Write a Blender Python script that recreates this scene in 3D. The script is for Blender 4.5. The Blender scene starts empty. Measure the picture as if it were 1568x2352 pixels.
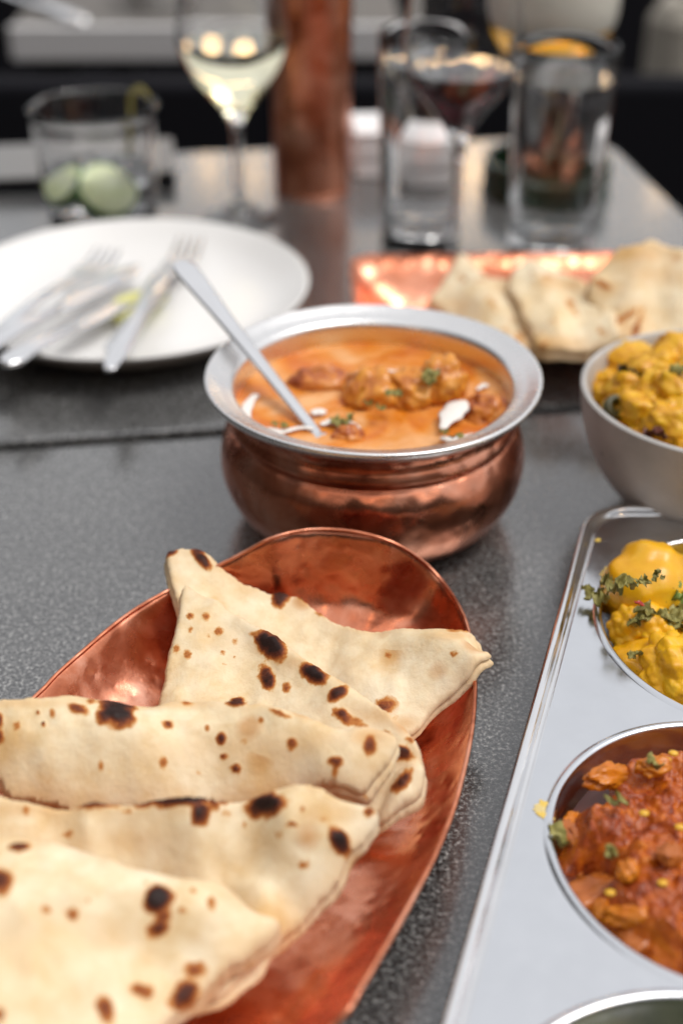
import bpy, bmesh, math, random
import numpy as np
from mathutils import Vector, Matrix
from mathutils.geometry import delaunay_2d_cdt

random.seed(7); rng = np.random.default_rng(7)
S = bpy.context.scene
COL = S.collection
# ------------------------------------------------------------------ camera
CAM_H, PITCH, FPX = 0.345, math.radians(32.6), 3000.0      # metres above the table top, tilt, focal length in 2352-px units
cd = bpy.data.cameras.new('camera'); cam = bpy.data.objects.new('camera', cd); COL.objects.link(cam)
cam.location = (0, 0, CAM_H); cam.rotation_euler = (math.pi/2 - PITCH, 0, 0)
cd.sensor_fit = 'VERTICAL'; cd.sensor_height = 36; cd.lens = 36*FPX/2352
cd.clip_start = 0.01; cd.clip_end = 500
cd.dof.use_dof = True; cd.dof.focus_distance = 0.49; cd.dof.aperture_fstop = 4.2
S.camera = cam
# ------------------------------------------------------------------ light
W = bpy.data.worlds.new('World'); S.world = W; W.use_nodes = True
wn = W.node_tree.nodes; wl = W.node_tree.links
sky = wn.new('ShaderNodeTexSky'); sky.sky_type = 'NISHITA'; sky.sun_disc = False
SUN_EL, SUN_AZ = math.radians(66), math.radians(100)        # azimuth from +Y towards +X
sky.sun_elevation = SUN_EL; sky.sun_rotation = SUN_AZ
sky.dust_density = 4.0; sky.air_density = 1.0
hs = wn.new('ShaderNodeHueSaturation'); hs.inputs['Saturation'].default_value = 0.30
bg = wn['Background']; bg.inputs['Strength'].default_value = 0.15
cl = wn.new('ShaderNodeMix'); cl.data_type = 'RGBA'; cl.inputs[0].default_value = .78; cl.inputs[7].default_value = (4.55, 4.55, 4.62, 1)   # even cloud cover over the clear sky
wl.new(sky.outputs[0], hs.inputs['Color']); wl.new(hs.outputs[0], cl.inputs[6]); wl.new(cl.outputs[2], bg.inputs['Color'])
sd = bpy.data.lights.new('sun', 'SUN'); sd.energy = 1.2; sd.angle = math.radians(26); sd.color = (1, .97, .93)
so = bpy.data.objects.new('sun', sd); COL.objects.link(so)
sdir = Vector((math.sin(SUN_AZ)*math.cos(SUN_EL), math.cos(SUN_AZ)*math.cos(SUN_EL), math.sin(SUN_EL)))
so.rotation_euler = sdir.to_track_quat('Z', 'Y').to_euler()
# warm patio bulbs strung overhead, seen only as glints
for i, (x, y, z, e) in enumerate([(-.9,-.5,1.15,1.5), (.1,-.8,1.2,1.5), (1.0,-.5,1.15,1.5), (-.60,2.9,.64,2), (-.44,2.9,.60,2), (-.30,2.9,.585,2), (-.20,2.9,.60,2), (-.1,2.9,.63,2), (.06,2.9,.62,2), (.16,2.9,.605,2), (.225,2.9,.60,2), (.285,2.9,.592,3), (.33,2.9,.61,2), (.425,2.9,.628,2), (.50,2.9,.64,2), (.56,2.9,.625,2), (.72,2.9,.63,2), (.9,2.9,.66,2)]):
    ld = bpy.data.lights.new('patio_bulb', 'POINT'); ld.energy = e*(.10 if y > 1 else 1); ld.shadow_soft_size = .02; ld.color = (1, .62, .28)
    lo = bpy.data.objects.new('patio_bulb', ld); COL.objects.link(lo); lo.location = (x, y, z)
S.view_settings.view_transform = 'Standard'; S.view_settings.look = 'None'
S.view_settings.exposure = 0.47; S.view_settings.gamma = 1.0
S.render.engine = 'CYCLES'
cy = S.cycles
cy.use_denoising = True
try: cy.denoiser = 'OPENIMAGEDENOISE'
except Exception: pass
cy.max_bounces = 14; cy.transmission_bounces = 12; cy.glossy_bounces = 6; cy.diffuse_bounces = 4; cy.transparent_max_bounces = 12
cy.blur_glossy = 0.6; cy.sample_clamp_indirect = 12.0; cy.use_adaptive_sampling = False

# ------------------------------------------------------------------ numeric helpers
def P(u, v, z=0.0):
    """point of the place at height z that the photograph shows at (u, v), 1568x2352 units"""
    x = (u-784)/FPX; y = -(v-1176)/FPX
    d = np.array([x, math.cos(PITCH)+y*math.sin(PITCH), -math.sin(PITCH)+y*math.cos(PITCH)])
    return np.array([0, 0, CAM_H]) + d*((CAM_H-z)/-d[2])
def to_px(p):
    q = p - np.array([0, 0, CAM_H])
    f = np.array([0, math.cos(PITCH), -math.sin(PITCH)]); up = np.array([0, math.sin(PITCH), math.cos(PITCH)])
    dep = q@f
    return 784+FPX*q[:, 0]/dep, 1176-FPX*(q@up)/dep
def _hash(i, j, k, s):
    n = (i*73856093) ^ (j*19349663) ^ (k*83492791) ^ (s*2654435)
    n = (n ^ (n >> 13)) * 1274126177
    n = n & 0x7fffffff
    n = (n ^ (n >> 16)) & 0xffff
    return n/65535.0
def vnoise(p, s=0):
    p = np.asarray(p, float); i = np.floor(p).astype(np.int64); f = p-i; f = f*f*f*(f*(f*6-15)+10); r = 0
    for a in (0, 1):
        for b in (0, 1):
            for c in (0, 1):
                w = (f[:, 0] if a else 1-f[:, 0])*(f[:, 1] if b else 1-f[:, 1])*(f[:, 2] if c else 1-f[:, 2])
                r = r + w*_hash(i[:, 0]+a, i[:, 1]+b, i[:, 2]+c, s)
    return r*2-1
def fbm(p, o=4, s=0):
    p = np.asarray(p, float); r = 0; a = 1.0; t = 0
    for k in range(o):
        r = r+a*vnoise(p*(2.03**k)+k*17.3, s+k); t += a; a *= .5
    return r/t
def worley(p, s=0):
    p = np.asarray(p, float); i = np.floor(p).astype(np.int64); best = np.full(len(p), 9.0); bid = np.zeros(len(p))
    for a in (-1, 0, 1):
        for b in (-1, 0, 1):
            for c in (-1, 0, 1):
                q = i+np.array([a, b, c])
                o = np.stack([_hash(q[:, 0], q[:, 1], q[:, 2], s+m) for m in (1, 2, 3)], 1)
                d = np.linalg.norm(q+o-p, axis=1); m = d < best
                best[m] = d[m]; bid[m] = o[m, 0]
    return best, bid
def catmull(pts, step, closed=True):
    pts = np.asarray(pts, float); n = len(pts); out = []
    for i in range(n if closed else n-1):
        g = (lambda k: pts[k % n]) if closed else (lambda k: pts[min(max(k, 0), n-1)])
        p0, p1, p2, p3 = g(i-1), g(i), g(i+1), g(i+2)
        m = max(1, int(np.linalg.norm(p2-p1)/step))
        for k in range(m):
            t = k/m
            out.append(.5*((2*p1)+(p2-p0)*t+(2*p0-5*p1+4*p2-p3)*t*t+(3*p1-p0-3*p2+p3)*t**3))
    if not closed: out.append(pts[-1])
    return np.array(out)
def inside(q, poly):
    x, y = q[:, 0], q[:, 1]; r = np.zeros(len(q), bool); n = len(poly); j = n-1
    for i in range(n):
        xi, yi = poly[i, :2]; xj, yj = poly[j, :2]
        c = ((yi > y) != (yj > y)) & (x < (xj-xi)*(y-yi)/(yj-yi+1e-15)+xi)
        r ^= c; j = i
    return r
def dist_poly(q, poly, closed=True):
    a = poly if closed else poly[:-1]
    b = np.roll(poly, -1, 0) if closed else poly[1:]
    d = np.full(len(q), 9.0)
    for k in range(len(a)):
        ab = b[k, :2]-a[k, :2]; L = ab@ab+1e-18
        t = np.clip(((q[:, :2]-a[k, :2])@ab)/L, 0, 1)
        e = q[:, :2]-(a[k, :2]+t[:, None]*ab)
        d = np.minimum(d, np.hypot(e[:, 0], e[:, 1]))
    return d
def tps(src, z, q, lam=1e-4):
    src = np.asarray(src, float)*10; q = np.asarray(q, float)*10; n = len(src)
    U = lambda r2: np.where(r2 > 1e-12, .5*r2*np.log(r2+1e-12), 0)
    K = U(((src[:, None]-src[None])**2).sum(2))+np.eye(n)*lam
    Pm = np.c_[np.ones(n), src]; A = np.zeros((n+3, n+3)); A[:n, :n] = K; A[:n, n:] = Pm; A[n:, :n] = Pm.T
    c = np.linalg.solve(A, np.r_[z, 0, 0, 0])
    return U(((q[:, None]-src[None])**2).sum(2))@c[:n]+np.c_[np.ones(len(q)), q]@c[n:]

# ------------------------------------------------------------------ object helpers
def mk(name, verts, faces, mat=None, parent=None, smooth=True, attr=None, auto=None):
    me = bpy.data.meshes.new(name); me.from_pydata([tuple(map(float, v)) for v in verts], [], [tuple(map(int, f)) for f in faces]); me.update()
    if smooth: me.polygons.foreach_set('use_smooth', [True]*len(me.polygons))
    if mat: me.materials.append(mat)
    if attr is not None:
        for k, a in attr.items():
            at = me.attributes.new(k, 'FLOAT', 'POINT'); at.data.foreach_set('value', np.asarray(a, np.float32))
    o = bpy.data.objects.new(name, me); COL.objects.link(o)
    if parent: o.parent = parent
    if auto is not None:
        me.set_sharp_from_angle(angle=math.radians(auto))
    return o
def thing(name, label, cat, loc=(0, 0, 0), rz=0, group=None):
    o = bpy.data.objects.new(name, None); COL.objects.link(o); o.empty_display_size = .01
    o.location = loc; o.rotation_euler = (0, 0, rz); o['label'] = label; o['category'] = cat
    if group: o['group'] = group
    return o
def tag(o, label, cat, group=None):
    o['label'] = label; o['category'] = cat
    if group: o['group'] = group
    return o
def fix_normals(o):
    bm = bmesh.new(); bm.from_mesh(o.data); bmesh.ops.recalc_face_normals(bm, faces=bm.faces); bm.to_mesh(o.data); bm.free(); return o
def lathe(prof, seg=96, closed=False):
    V = []; F = []; rings = []
    for r, z in prof:
        if r < 1e-6: rings.append([len(V)]); V.append((0, 0, z))
        else:
            rings.append(list(range(len(V), len(V)+seg)))
            V += [(r*math.cos(2*math.pi*k/seg), r*math.sin(2*math.pi*k/seg), z) for k in range(seg)]
    pr = list(zip(rings, rings[1:]))
    if closed: pr.append((rings[-1], rings[0]))
    for a, b in pr:
        for k in range(seg):
            k2 = (k+1) % seg
            if len(a) == 1 and len(b) == 1: break
            if len(a) == 1: F.append((a[0], b[k2], b[k]))
            elif len(b) == 1: F.append((a[k], a[k2], b[0]))
            else: F.append((a[k], a[k2], b[k2], b[k]))
    return np.array(V, float), F
def smooth_prof(pts, n=6):
    p = catmull([(a, b) for a, b in pts], 1e9, False); out = []
    pts = np.asarray(pts, float)
    for i in range(len(pts)-1):
        g = lambda k: pts[min(max(k, 0), len(pts)-1)]
        p0, p1, p2, p3 = g(i-1), g(i), g(i+1), g(i+2)
        for k in range(n):
            t = k/n; q = .5*((2*p1)+(p2-p0)*t+(2*p0-5*p1+4*p2-p3)*t*t+(3*p1-p0-3*p2+p3)*t**3)
            out.append((max(q[0], 0), q[1]))
    out.append(tuple(pts[-1])); return out
def loft(pts, wid, thk, up=(0, 0, 1), seg=14, power=2.0):
    """sweep an elliptical section: width across, thickness along 'up'"""
    pts = np.asarray(pts, float); n = len(pts); V = []; F = []
    up = np.asarray(up, float)
    for i in range(n):
        t = pts[min(i+1, n-1)]-pts[max(i-1, 0)]; t /= np.linalg.norm(t)+1e-12
        s = np.cross(t, up); s /= np.linalg.norm(s)+1e-12; w = np.cross(s, t)
        for k in range(seg):
            a = 2*math.pi*k/seg; c, q = math.cos(a), math.sin(a)
            c = math.copysign(abs(c)**(2/power), c); q = math.copysign(abs(q)**(2/power), q)
            V.append(pts[i]+s*wid[i]*.5*c+w*thk[i]*.5*q)
    for i in range(n-1):
        for k in range(seg):
            F.append((i*seg+k, i*seg+(k+1) % seg, (i+1)*seg+(k+1) % seg, (i+1)*seg+k))
    F.append(tuple(range(seg))[::-1]); F.append(tuple((n-1)*seg+k for k in range(seg)))
    return np.array(V), F
def resample(ctrl, n):
    """ctrl rows [x,y,z,...]; smooth interpolation to n rows"""
    c = np.asarray(ctrl, float); t = np.linspace(0, len(c)-1, n); out = []
    for x in t:
        i = min(int(x), len(c)-2); f = x-i; g = lambda k: c[min(max(k, 0), len(c)-1)]
        p0, p1, p2, p3 = g(i-1), g(i), g(i+1), g(i+2)
        out.append(.5*((2*p1)+(p2-p0)*f+(2*p0-5*p1+4*p2-p3)*f*f+(3*p1-p0-3*p2+p3)*f**3))
    return np.array(out)
_ico = {}
def ico(sub):
    if sub not in _ico:
        bm = bmesh.new(); bmesh.ops.create_icosphere(bm, subdivisions=sub, radius=1)
        _ico[sub] = (np.array([v.co[:] for v in bm.verts]), [tuple(v.index for v in f.verts) for f in bm.faces]); bm.free()
    return _ico[sub]
def rot(ax, ay, az): return np.array(Matrix.Rotation(az, 3, 'Z') @ Matrix.Rotation(ay, 3, 'Y') @ Matrix.Rotation(ax, 3, 'X'))

# ------------------------------------------------------------------ materials
class N:
    def __init__(s, name):
        s.m = bpy.data.materials.new(name); s.m.use_nodes = True; s.t = s.m.node_tree; s.n = s.t.nodes; s.b = s.n['Principled BSDF']
        s.co = s.n.new('ShaderNodeTexCoord').outputs['Object']
        s.geo = None
    def world(s):
        if not s.geo: s.geo = s.n.new('ShaderNodeNewGeometry')
        return s.geo.outputs['Position']
    def link(s, a, b): s.t.links.new(a, b)
    def put(s, key, v):
        i = s.b.inputs[key]
        if hasattr(v, 'links'): s.link(v, i)
        else: i.default_value = v
    def noise(s, scale, detail=4, rough=.55, dist=0, co=None, out=0):
        n = s.n.new('ShaderNodeTexNoise'); n.inputs['Scale'].default_value = scale; n.inputs['Detail'].default_value = detail
        n.inputs['Roughness'].default_value = rough; n.inputs['Distortion'].default_value = dist
        s.link(co or s.co, n.inputs['Vector']); return n.outputs[out]
    def voro(s, scale, feature='F1', out='Distance', co=None, rand=1):
        n = s.n.new('ShaderNodeTexVoronoi'); n.feature = feature; n.inputs['Scale'].default_value = scale; n.inputs['Randomness'].default_value = rand
        s.link(co or s.co, n.inputs['Vector']); return n.outputs[out]
    def ramp(s, f, stops, interp='LINEAR'):
        n = s.n.new('ShaderNodeValToRGB'); r = n.color_ramp; r.interpolation = interp
        while len(r.elements) < len(stops): r.elements.new(.5)
        for e, (p, c) in zip(r.elements, stops):
            e.position = p; e.color = (*c, 1) if hasattr(c, '__len__') else (c, c, c, 1)
        s.link(f, n.inputs[0]); return n.outputs[0]
    def mix(s, f, a, b, mode='MIX'):
        n = s.n.new('ShaderNodeMix'); n.data_type = 'RGBA'; n.blend_type = mode
        for i, v in ((0, f), (6, a), (7, b)):
            if hasattr(v, 'links'): s.link(v, n.inputs[i])
            else: n.inputs[i].default_value = (*v, 1) if hasattr(v, '__len__') and len(v) == 3 else v
        return n.outputs[2]
    def math(s, op, a, b=0.0, clamp=False):
        n = s.n.new('ShaderNodeMath'); n.operation = op; n.use_clamp = clamp
        for i, v in ((0, a), (1, b)):
            if hasattr(v, 'links'): s.link(v, n.inputs[i])
            else: n.inputs[i].default_value = v
        return n.outputs[0]
    def attr(s, name):
        n = s.n.new('ShaderNodeAttribute'); n.attribute_name = name; return n.outputs['Fac']
    def bump(s, h, strength=.3, dist=.001, prev=None):
        n = s.n.new('ShaderNodeBump'); n.inputs['Strength'].default_value = strength; n.inputs['Distance'].default_value = dist
        s.link(h, n.inputs['Height'])
        if prev: s.link(prev, n.inputs['Normal'])
        s.link(n.outputs[0], s.b.inputs['Normal']); return n.outputs[0]
def simple(name, col, rough=.5, metal=0, spec=.5, **k):
    m = N(name); m.put('Base Color', (*col, 1)); m.put('Roughness', rough); m.put('Metallic', metal); m.put('Specular IOR Level', spec)
    for a, b in k.items(): m.put(a.replace('_', ' '), b)
    return m.m

def m_stone():
    m = N('granite'); c = m.world()
    a = m.noise(620, 4, .7, co=c); b = m.noise(260, 4, .6, co=c); g = m.noise(9, 4, .6, co=c)
    sp = m.ramp(a, [(.35, (.008, .008, .009)), (.45, (.048, .049, .05)), (.55, (.135, .135, .134)), (.66, (.46, .455, .44))])
    mid = m.ramp(b, [(.3, .55), (.7, 1.25)])
    col = m.mix(1, sp, mid, 'MULTIPLY'); col = m.mix(1, col, m.ramp(g, [(.3, .8), (.7, 1.15)]), 'MULTIPLY')
    m.put('Base Color', col); m.put('Roughness', m.ramp(m.noise(14, 5, .6, co=c), [(.3, .15), (.7, .25)])); m.put('IOR', 1.95); m.put('Coat Weight', .5); m.put('Coat Roughness', .12)
    m.bump(a, .12, .0006); return m.m
def m_copper(name, dark=1.0, hammer=150, hs=.30, r0=.20, r1=.36):
    m = N(name)
    t = m.noise(38, 6, .65, .6); t2 = m.noise(9, 4, .6)
    col = m.ramp(t, [(.30, (.30*dark, .055*dark, .022*dark)), (.47, (.64*dark, .20*dark, .10*dark)), (.70, (.92*dark, .46*dark, .32*dark))])
    col = m.mix(m.ramp(t2, [(.35, 0.0), (.7, .5)]), col, (.86*dark, .38*dark, .24*dark))
    m.put('Base Color', col); m.put('Metallic', 1.0); m.put('Roughness', m.ramp(m.noise(60, 4, .6), [(.3, r0), (.7, r1)]))
    v = m.voro(hammer, 'SMOOTH_F1'); b = m.bump(v, hs, .002); m.bump(m.noise(700, 3), .10, .0005, b); return m.m
def m_steel(name, rough=(.14, .26), tint=(.80, .81, .83), bump=.04):
    m = N(name); t = m.noise(55, 5, .6)
    m.put('Base Color', m.mix(m.ramp(t, [(.35, 0.0), (.7, .25)]), tint, tuple(.82*c for c in tint))); m.put('Metallic', 1.0)
    m.put('Roughness', m.ramp(m.noise(120, 6, .7), [(.3, rough[0]), (.7, rough[1])]))
    b = m.bump(m.noise(22, 2), bump, .004)
    w = m.n.new('ShaderNodeMapping'); w.inputs['Scale'].default_value = (900, 40, 300); w.inputs['Rotation'].default_value = (0, 0, .6); m.link(m.co, w.inputs['Vector'])
    m.bump(m.noise(1, 3, .7, co=w.outputs[0]), .012, .0003, b); return m.m
def m_naan():
    m = N('naan_crust')
    g = m.noise(26, 5, .6, .3); f = m.noise(140, 5, .65)
    dough = m.ramp(g, [(.28, (.66, .43, .18)), (.42, (.79, .61, .36)), (.56, (.85, .72, .50)), (.72, (.89, .80, .62))])
    dough = m.mix(.35, dough, m.ramp(f, [(.3, (.66, .43, .19)), (.6, (.88, .77, .57))]))
    toast = m.math('MULTIPLY', m.attr('toast'), m.ramp(m.noise(70, 5, .65), [(.3, .35), (.65, 1.1)]))
    dough = m.mix(m.math('MULTIPLY', toast, .95, True), dough, (.60, .31, .09))
    # small freckles
    v = m.voro(62); rsel = m.voro(62, out='Color')
    sep = m.n.new('ShaderNodeSeparateColor'); m.link(rsel, sep.inputs[0])
    fr = m.math('MULTIPLY', m.ramp(v, [(.16, 1.0), (.36, 0.0)]), m.ramp(sep.outputs[0], [(.66, 0.0), (.80, .8)]))
    dough = m.mix(m.math('MULTIPLY', fr, .8), dough, (.52, .22, .05))
    v2 = m.voro(30, co=None); s2 = m.n.new('ShaderNodeSeparateColor'); m.link(m.voro(30, out='Color'), s2.inputs[0])
    gb_ = m.math('MULTIPLY', m.ramp(m.math('ADD', v2, m.math('MULTIPLY', m.noise(90, 4, .65), .5)), [(.34, 1.0), (.62, 0.0)]), m.ramp(s2.outputs[1], [(.45, 0.0), (.80, .75)]))
    dough = m.mix(gb_, dough, (.68, .41, .15))
    c = m.math('ADD', m.attr('char'), m.math('MULTIPLY', m.math('SUBTRACT', m.noise(150, 6, .7), .5), .95))
    c = m.math('MULTIPLY', c, m.ramp(m.attr('char'), [(.02, 0.0), (.12, 1.0)]))
    col = m.mix(m.ramp(c, [(.10, 0.0), (.30, 1.0)]), dough, m.ramp(c, [(.18, (.66, .37, .13)), (.33, (.50, .19, .045)), (.48, (.29, .075, .018)), (.66, (.10, .024, .011)), (.95, (.020, .008, .006))]))
    col = m.mix(m.ramp(m.noise(11, 4, .6, .5), [(.48, 0.0), (.72, .35)]), col, (.72, .47, .20), 'MULTIPLY'); m.put('Base Color', col); m.put('Roughness', m.ramp(c, [(.3, .65), (.7, .55)])); m.put('Specular IOR Level', .22)
    m.put('Subsurface Weight', .05); m.put('Subsurface Radius', (.006, .003, .0015)); m.put('Subsurface Scale', .5)
    b = m.bump(m.noise(75, 5, .6), .45, .0022); b = m.bump(m.noise(500, 4, .7), .30, .0005, b)
    m.bump(m.ramp(c, [(.3, 0.0), (.8, 1.0)]), .35, .0010, b); return m.m
def m_food(name, stops, scale=60, rough=.35, bump=.3, bscale=200, sss=.15, rad=(.005, .003, .001), dist=.2):
    m = N(name); t = m.noise(scale, 6, .62, dist); m.put('Base Color', m.ramp(t, stops)); m.put('Roughness', rough)
    m.put('Subsurface Weight', sss); m.put('Subsurface Radius', rad); m.put('Subsurface Scale', .5)
    m.bump(m.noise(bscale, 4, .6), bump, .0008); return m.m
def m_glass(name='clear_glass', col=(1, 1, 1), ior=1.48):
    m = N(name); m.put('Base Color', (*col, 1)); m.put('Roughness', 0.0); m.put('IOR', ior); m.put('Transmission Weight', 1.0); return m.m
def m_plate():
    m = N('glazed_ceramic'); v = m.voro(260); sp = m.ramp(v, [(.05, .55), (.09, 1.0)])
    m.put('Base Color', m.mix(1, (.80, .79, .775), sp, 'MULTIPLY')); m.put('Roughness', .25); return m.m
def m_stoneware():
    m = N('speckled_stoneware'); v = m.voro(120); r = m.voro(120, out='Color'); sep = m.n.new('ShaderNodeSeparateColor'); m.link(r, sep.inputs[0])
    k = m.math('MULTIPLY', m.ramp(v, [(.08, 1.0), (.16, 0.0)]), m.ramp(sep.outputs[0], [(.86, 0.0), (.9, .85)]))
    base = m.ramp(m.noise(40, 5, .6), [(.3, (.39, .375, .36)), (.7, (.51, .495, .475))])
    m.put('Base Color', m.mix(k, base, (.05, .045, .04))); m.put('Roughness', .42); m.bump(m.noise(300, 3), .05, .0005); return m.m

M = dict(stone=m_stone(), copper=m_copper('hammered_copper'), copper_pot=m_copper('copper_pot', .80, 120, .45, .22, .38),
         copper_dark=m_copper('copper_bottle', .95, 90, .3, .25, .45), steel=m_steel('tray_steel', (.10, .26), (.70, .715, .745), .03), polished=m_steel('polished_steel', (.10, .2), (.80, .80, .81), .02),
         lining=m_steel('pot_lining_steel', (.24, .34), (.78, .775, .77), .02), naan=m_naan(), plate=m_plate(), bowl=m_stoneware(), glass=m_glass(),
         water=m_glass('water', (1, 1, 1), 1.333), white_wine=m_glass('white_wine', (.99, .95, .72), 1.34), red_wine=m_glass('red_wine', (.025, .001, .003), 1.34),
         beer=simple('amber_beer', (.62, .27, .02), .1), foam=simple('beer_foam', (.92, .89, .80), .7),
         black=simple('black_void', (.012, .012, .014), .6), ground=None)
# ------------------------------------------------------------------ setting
def rbox(name, cx, cy, sx, sy, z0, z1, mat, parent=None, rad=.01, rz=0, bev=.002, seg=8):
    """slab with rounded plan corners and a small bevel"""
    pts = []
    for qx, qy, a0 in ((1, 1, 0), (-1, 1, 90), (-1, -1, 180), (1, -1, 270)):
        for k in range(seg+1):
            a = math.radians(a0+90*k/seg); pts.append((qx*(sx/2-rad)+rad*math.cos(a), qy*(sy/2-rad)+rad*math.sin(a)))
    pts = np.array(pts); n = len(pts); nr = pts/np.linalg.norm(pts, axis=1)[:, None]
    V = []; F = []
    for off, z in ((bev, z0), (0, z0+bev), (0, z1-bev), (bev*.3, z1-bev*.3), (bev, z1)):
        V += [(p[0]-off*np.sign(p[0]), p[1]-off*np.sign(p[1]), z) for p in pts]
    for i in range(4):
        for k in range(n): F.append((i*n+k, i*n+(k+1) % n, (i+1)*n+(k+1) % n, (i+1)*n+k))
    F.append(tuple(range(n))[::-1]); F.append(tuple(4*n+k for k in range(n)))
    c, s = math.cos(rz), math.sin(rz)
    V = [(cx+x*c-y*s, cy+x*s+y*c, z) for x, y, z in V]
    return mk(name, V, F, mat, parent, smooth=False)
gm = N('paving'); gm.put('Base Color', gm.ramp(gm.noise(6, 6, .6), [(.3, (.02, .016, .013)), (.7, (.055, .042, .032))])); gm.put('Roughness', .7); M['ground'] = gm.m
g = mk('ground', [(-30, -30, -.75), (30, -30, -.75), (30, 30, -.75), (-30, 30, -.75)], [(0, 1, 2, 3)], M['ground']); g['kind'] = 'structure'

TR = math.radians(8); cs, sn = math.cos(TR), math.sin(TR)
def tpt(a, b): return (-.125+a*cs-b*sn, .6125+a*sn+b*cs)        # a along the gap, b across it
m_leg = simple('table_leg_metal', (.02, .02, .022), .45, .6)
def table(label, a0, a1, b0, b1, rad):
    cx, cy = tpt((a0+a1)/2, (b0+b1)/2)
    t = thing('dining_table', label, 'table', (cx, cy, -.75), TR, 'dark stone dining tables pushed together')
    rbox('tabletop', 0, 0, a1-a0, b1-b0, .722, .75, M['stone'], t, rad, bev=.003)
    for sx in (-1, 1):
        for sy in (-1, 1): rbox('leg', sx*((a1-a0)/2-.06), sy*((b1-b0)/2-.06), .05, .05, 0, .7215, m_leg, t, .008)
    return t
table('speckled dark stone table in front of the gap, under the copper platter', -.55, .50, -.72, -.004, .04)
table('speckled dark stone table beyond the gap, carrying the glasses', -.55, .432, .0045, .5, .05)

dk = simple('dark_wall_paint', (.008, .008, .011), .9, 0, .15)
wal = mk('wall', *(lambda V, F: (V, F))([(-4, 3.6, -.75), (4, 3.6, -.75), (4, 3.75, -.75), (-4, 3.75, -.75), (-4, 3.6, .25), (4, 3.6, .25), (4, 3.75, .25), (-4, 3.75, .25)],
       [(0, 1, 5, 4), (1, 2, 6, 5), (2, 3, 7, 6), (3, 0, 4, 7), (4, 5, 6, 7), (3, 2, 1, 0)]), dk, smooth=False)
tag(wal, 'near-black wall far behind the tables, out of focus', 'wall')
def plain_box(name, x0, x1, y0, y1, z0, z1, mat):
    V = [(x, y, z) for z in (z0, z1) for x, y in ((x0, y0), (x1, y0), (x1, y1), (x0, y1))]
    o = mk(name, V, [(3, 2, 1, 0), (4, 5, 6, 7), (0, 1, 5, 4), (1, 2, 6, 5), (2, 3, 7, 6), (3, 0, 4, 7)], mat, smooth=False); o['kind'] = 'structure'; return o
wall_dark = simple('added_wall_dark', (.05, .043, .04), .8); awn = simple('awning_cloth', (.045, .04, .04), .9)
plain_box('added_dark_wall_behind', -2.6, 5, -2.0, -1.8, -.75, 1.7, wall_dark); plain_box('added_dark_wall_left', -2.6, -2.4, -1.799, 3.0, -.75, 3.2, wall_dark)  # unseen plain walls, added behind and left of camera to give dark reflections
# neighbouring table (pale edge) and bench
nt = thing('neighbouring_table', 'neighbouring grey table with a pale front edge, top left background', 'table', (-.165, 1.95, -.75), math.radians(1))
greytop = simple('weathered_grey_top', (.13, .12, .11), .6, 0, .3); pale = simple('pale_edge_band', (.62, .61, .61), .5)
rbox('tabletop', 0, 0, .46, .70, .715, .75, greytop, nt, .012)
rbox('edge_band', 0, -.357, .46, .012, .713, .752, pale, nt, .004)
for sx in (-1, 1):
    for sy in (-1, 1): rbox('leg', sx*.19, sy*.28, .045, .045, 0, .7145, m_leg, nt, .006)
bn = thing('bench', 'plain black bench back below the neighbouring table', 'bench', (-.02, 1.46, -.75))
rbox('backrest', 0, 0, 1.42, .05, .36, .725, dk, bn, .02, bev=.008); rbox('seat', 0, .20, 1.42, .34, .36, .42, dk, bn, .02, bev=.008)
for sx in (-1, 1):
    for yy in (0, .32): rbox('leg', sx*.62, yy, .05, .04, 0, .3595, m_leg, bn, .006)
# background seat with a beige cushion on the right
ch = thing('garden_chair', 'dark chair with a beige cushioned back at the right background edge', 'chair', (.735, 1.75, -.75), math.radians(35))
beige = m_food('beige_cloth', [(.3, (.36, .33, .28)), (.7, (.46, .43, .37))], 20, .85, .2, 300, 0)
rbox('backrest', 0, .22, .46, .09, .42, .74, beige, ch, .04, bev=.03)
rbox('seat', 0, 0, .48, .46, .40, .46, beige, ch, .05, bev=.02)
for sx in (-1, 1):
    for sy in (-1, 1): rbox('leg', sx*.2, sy*.19, .035, .035, 0, .3995, m_leg, ch, .005)

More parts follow.
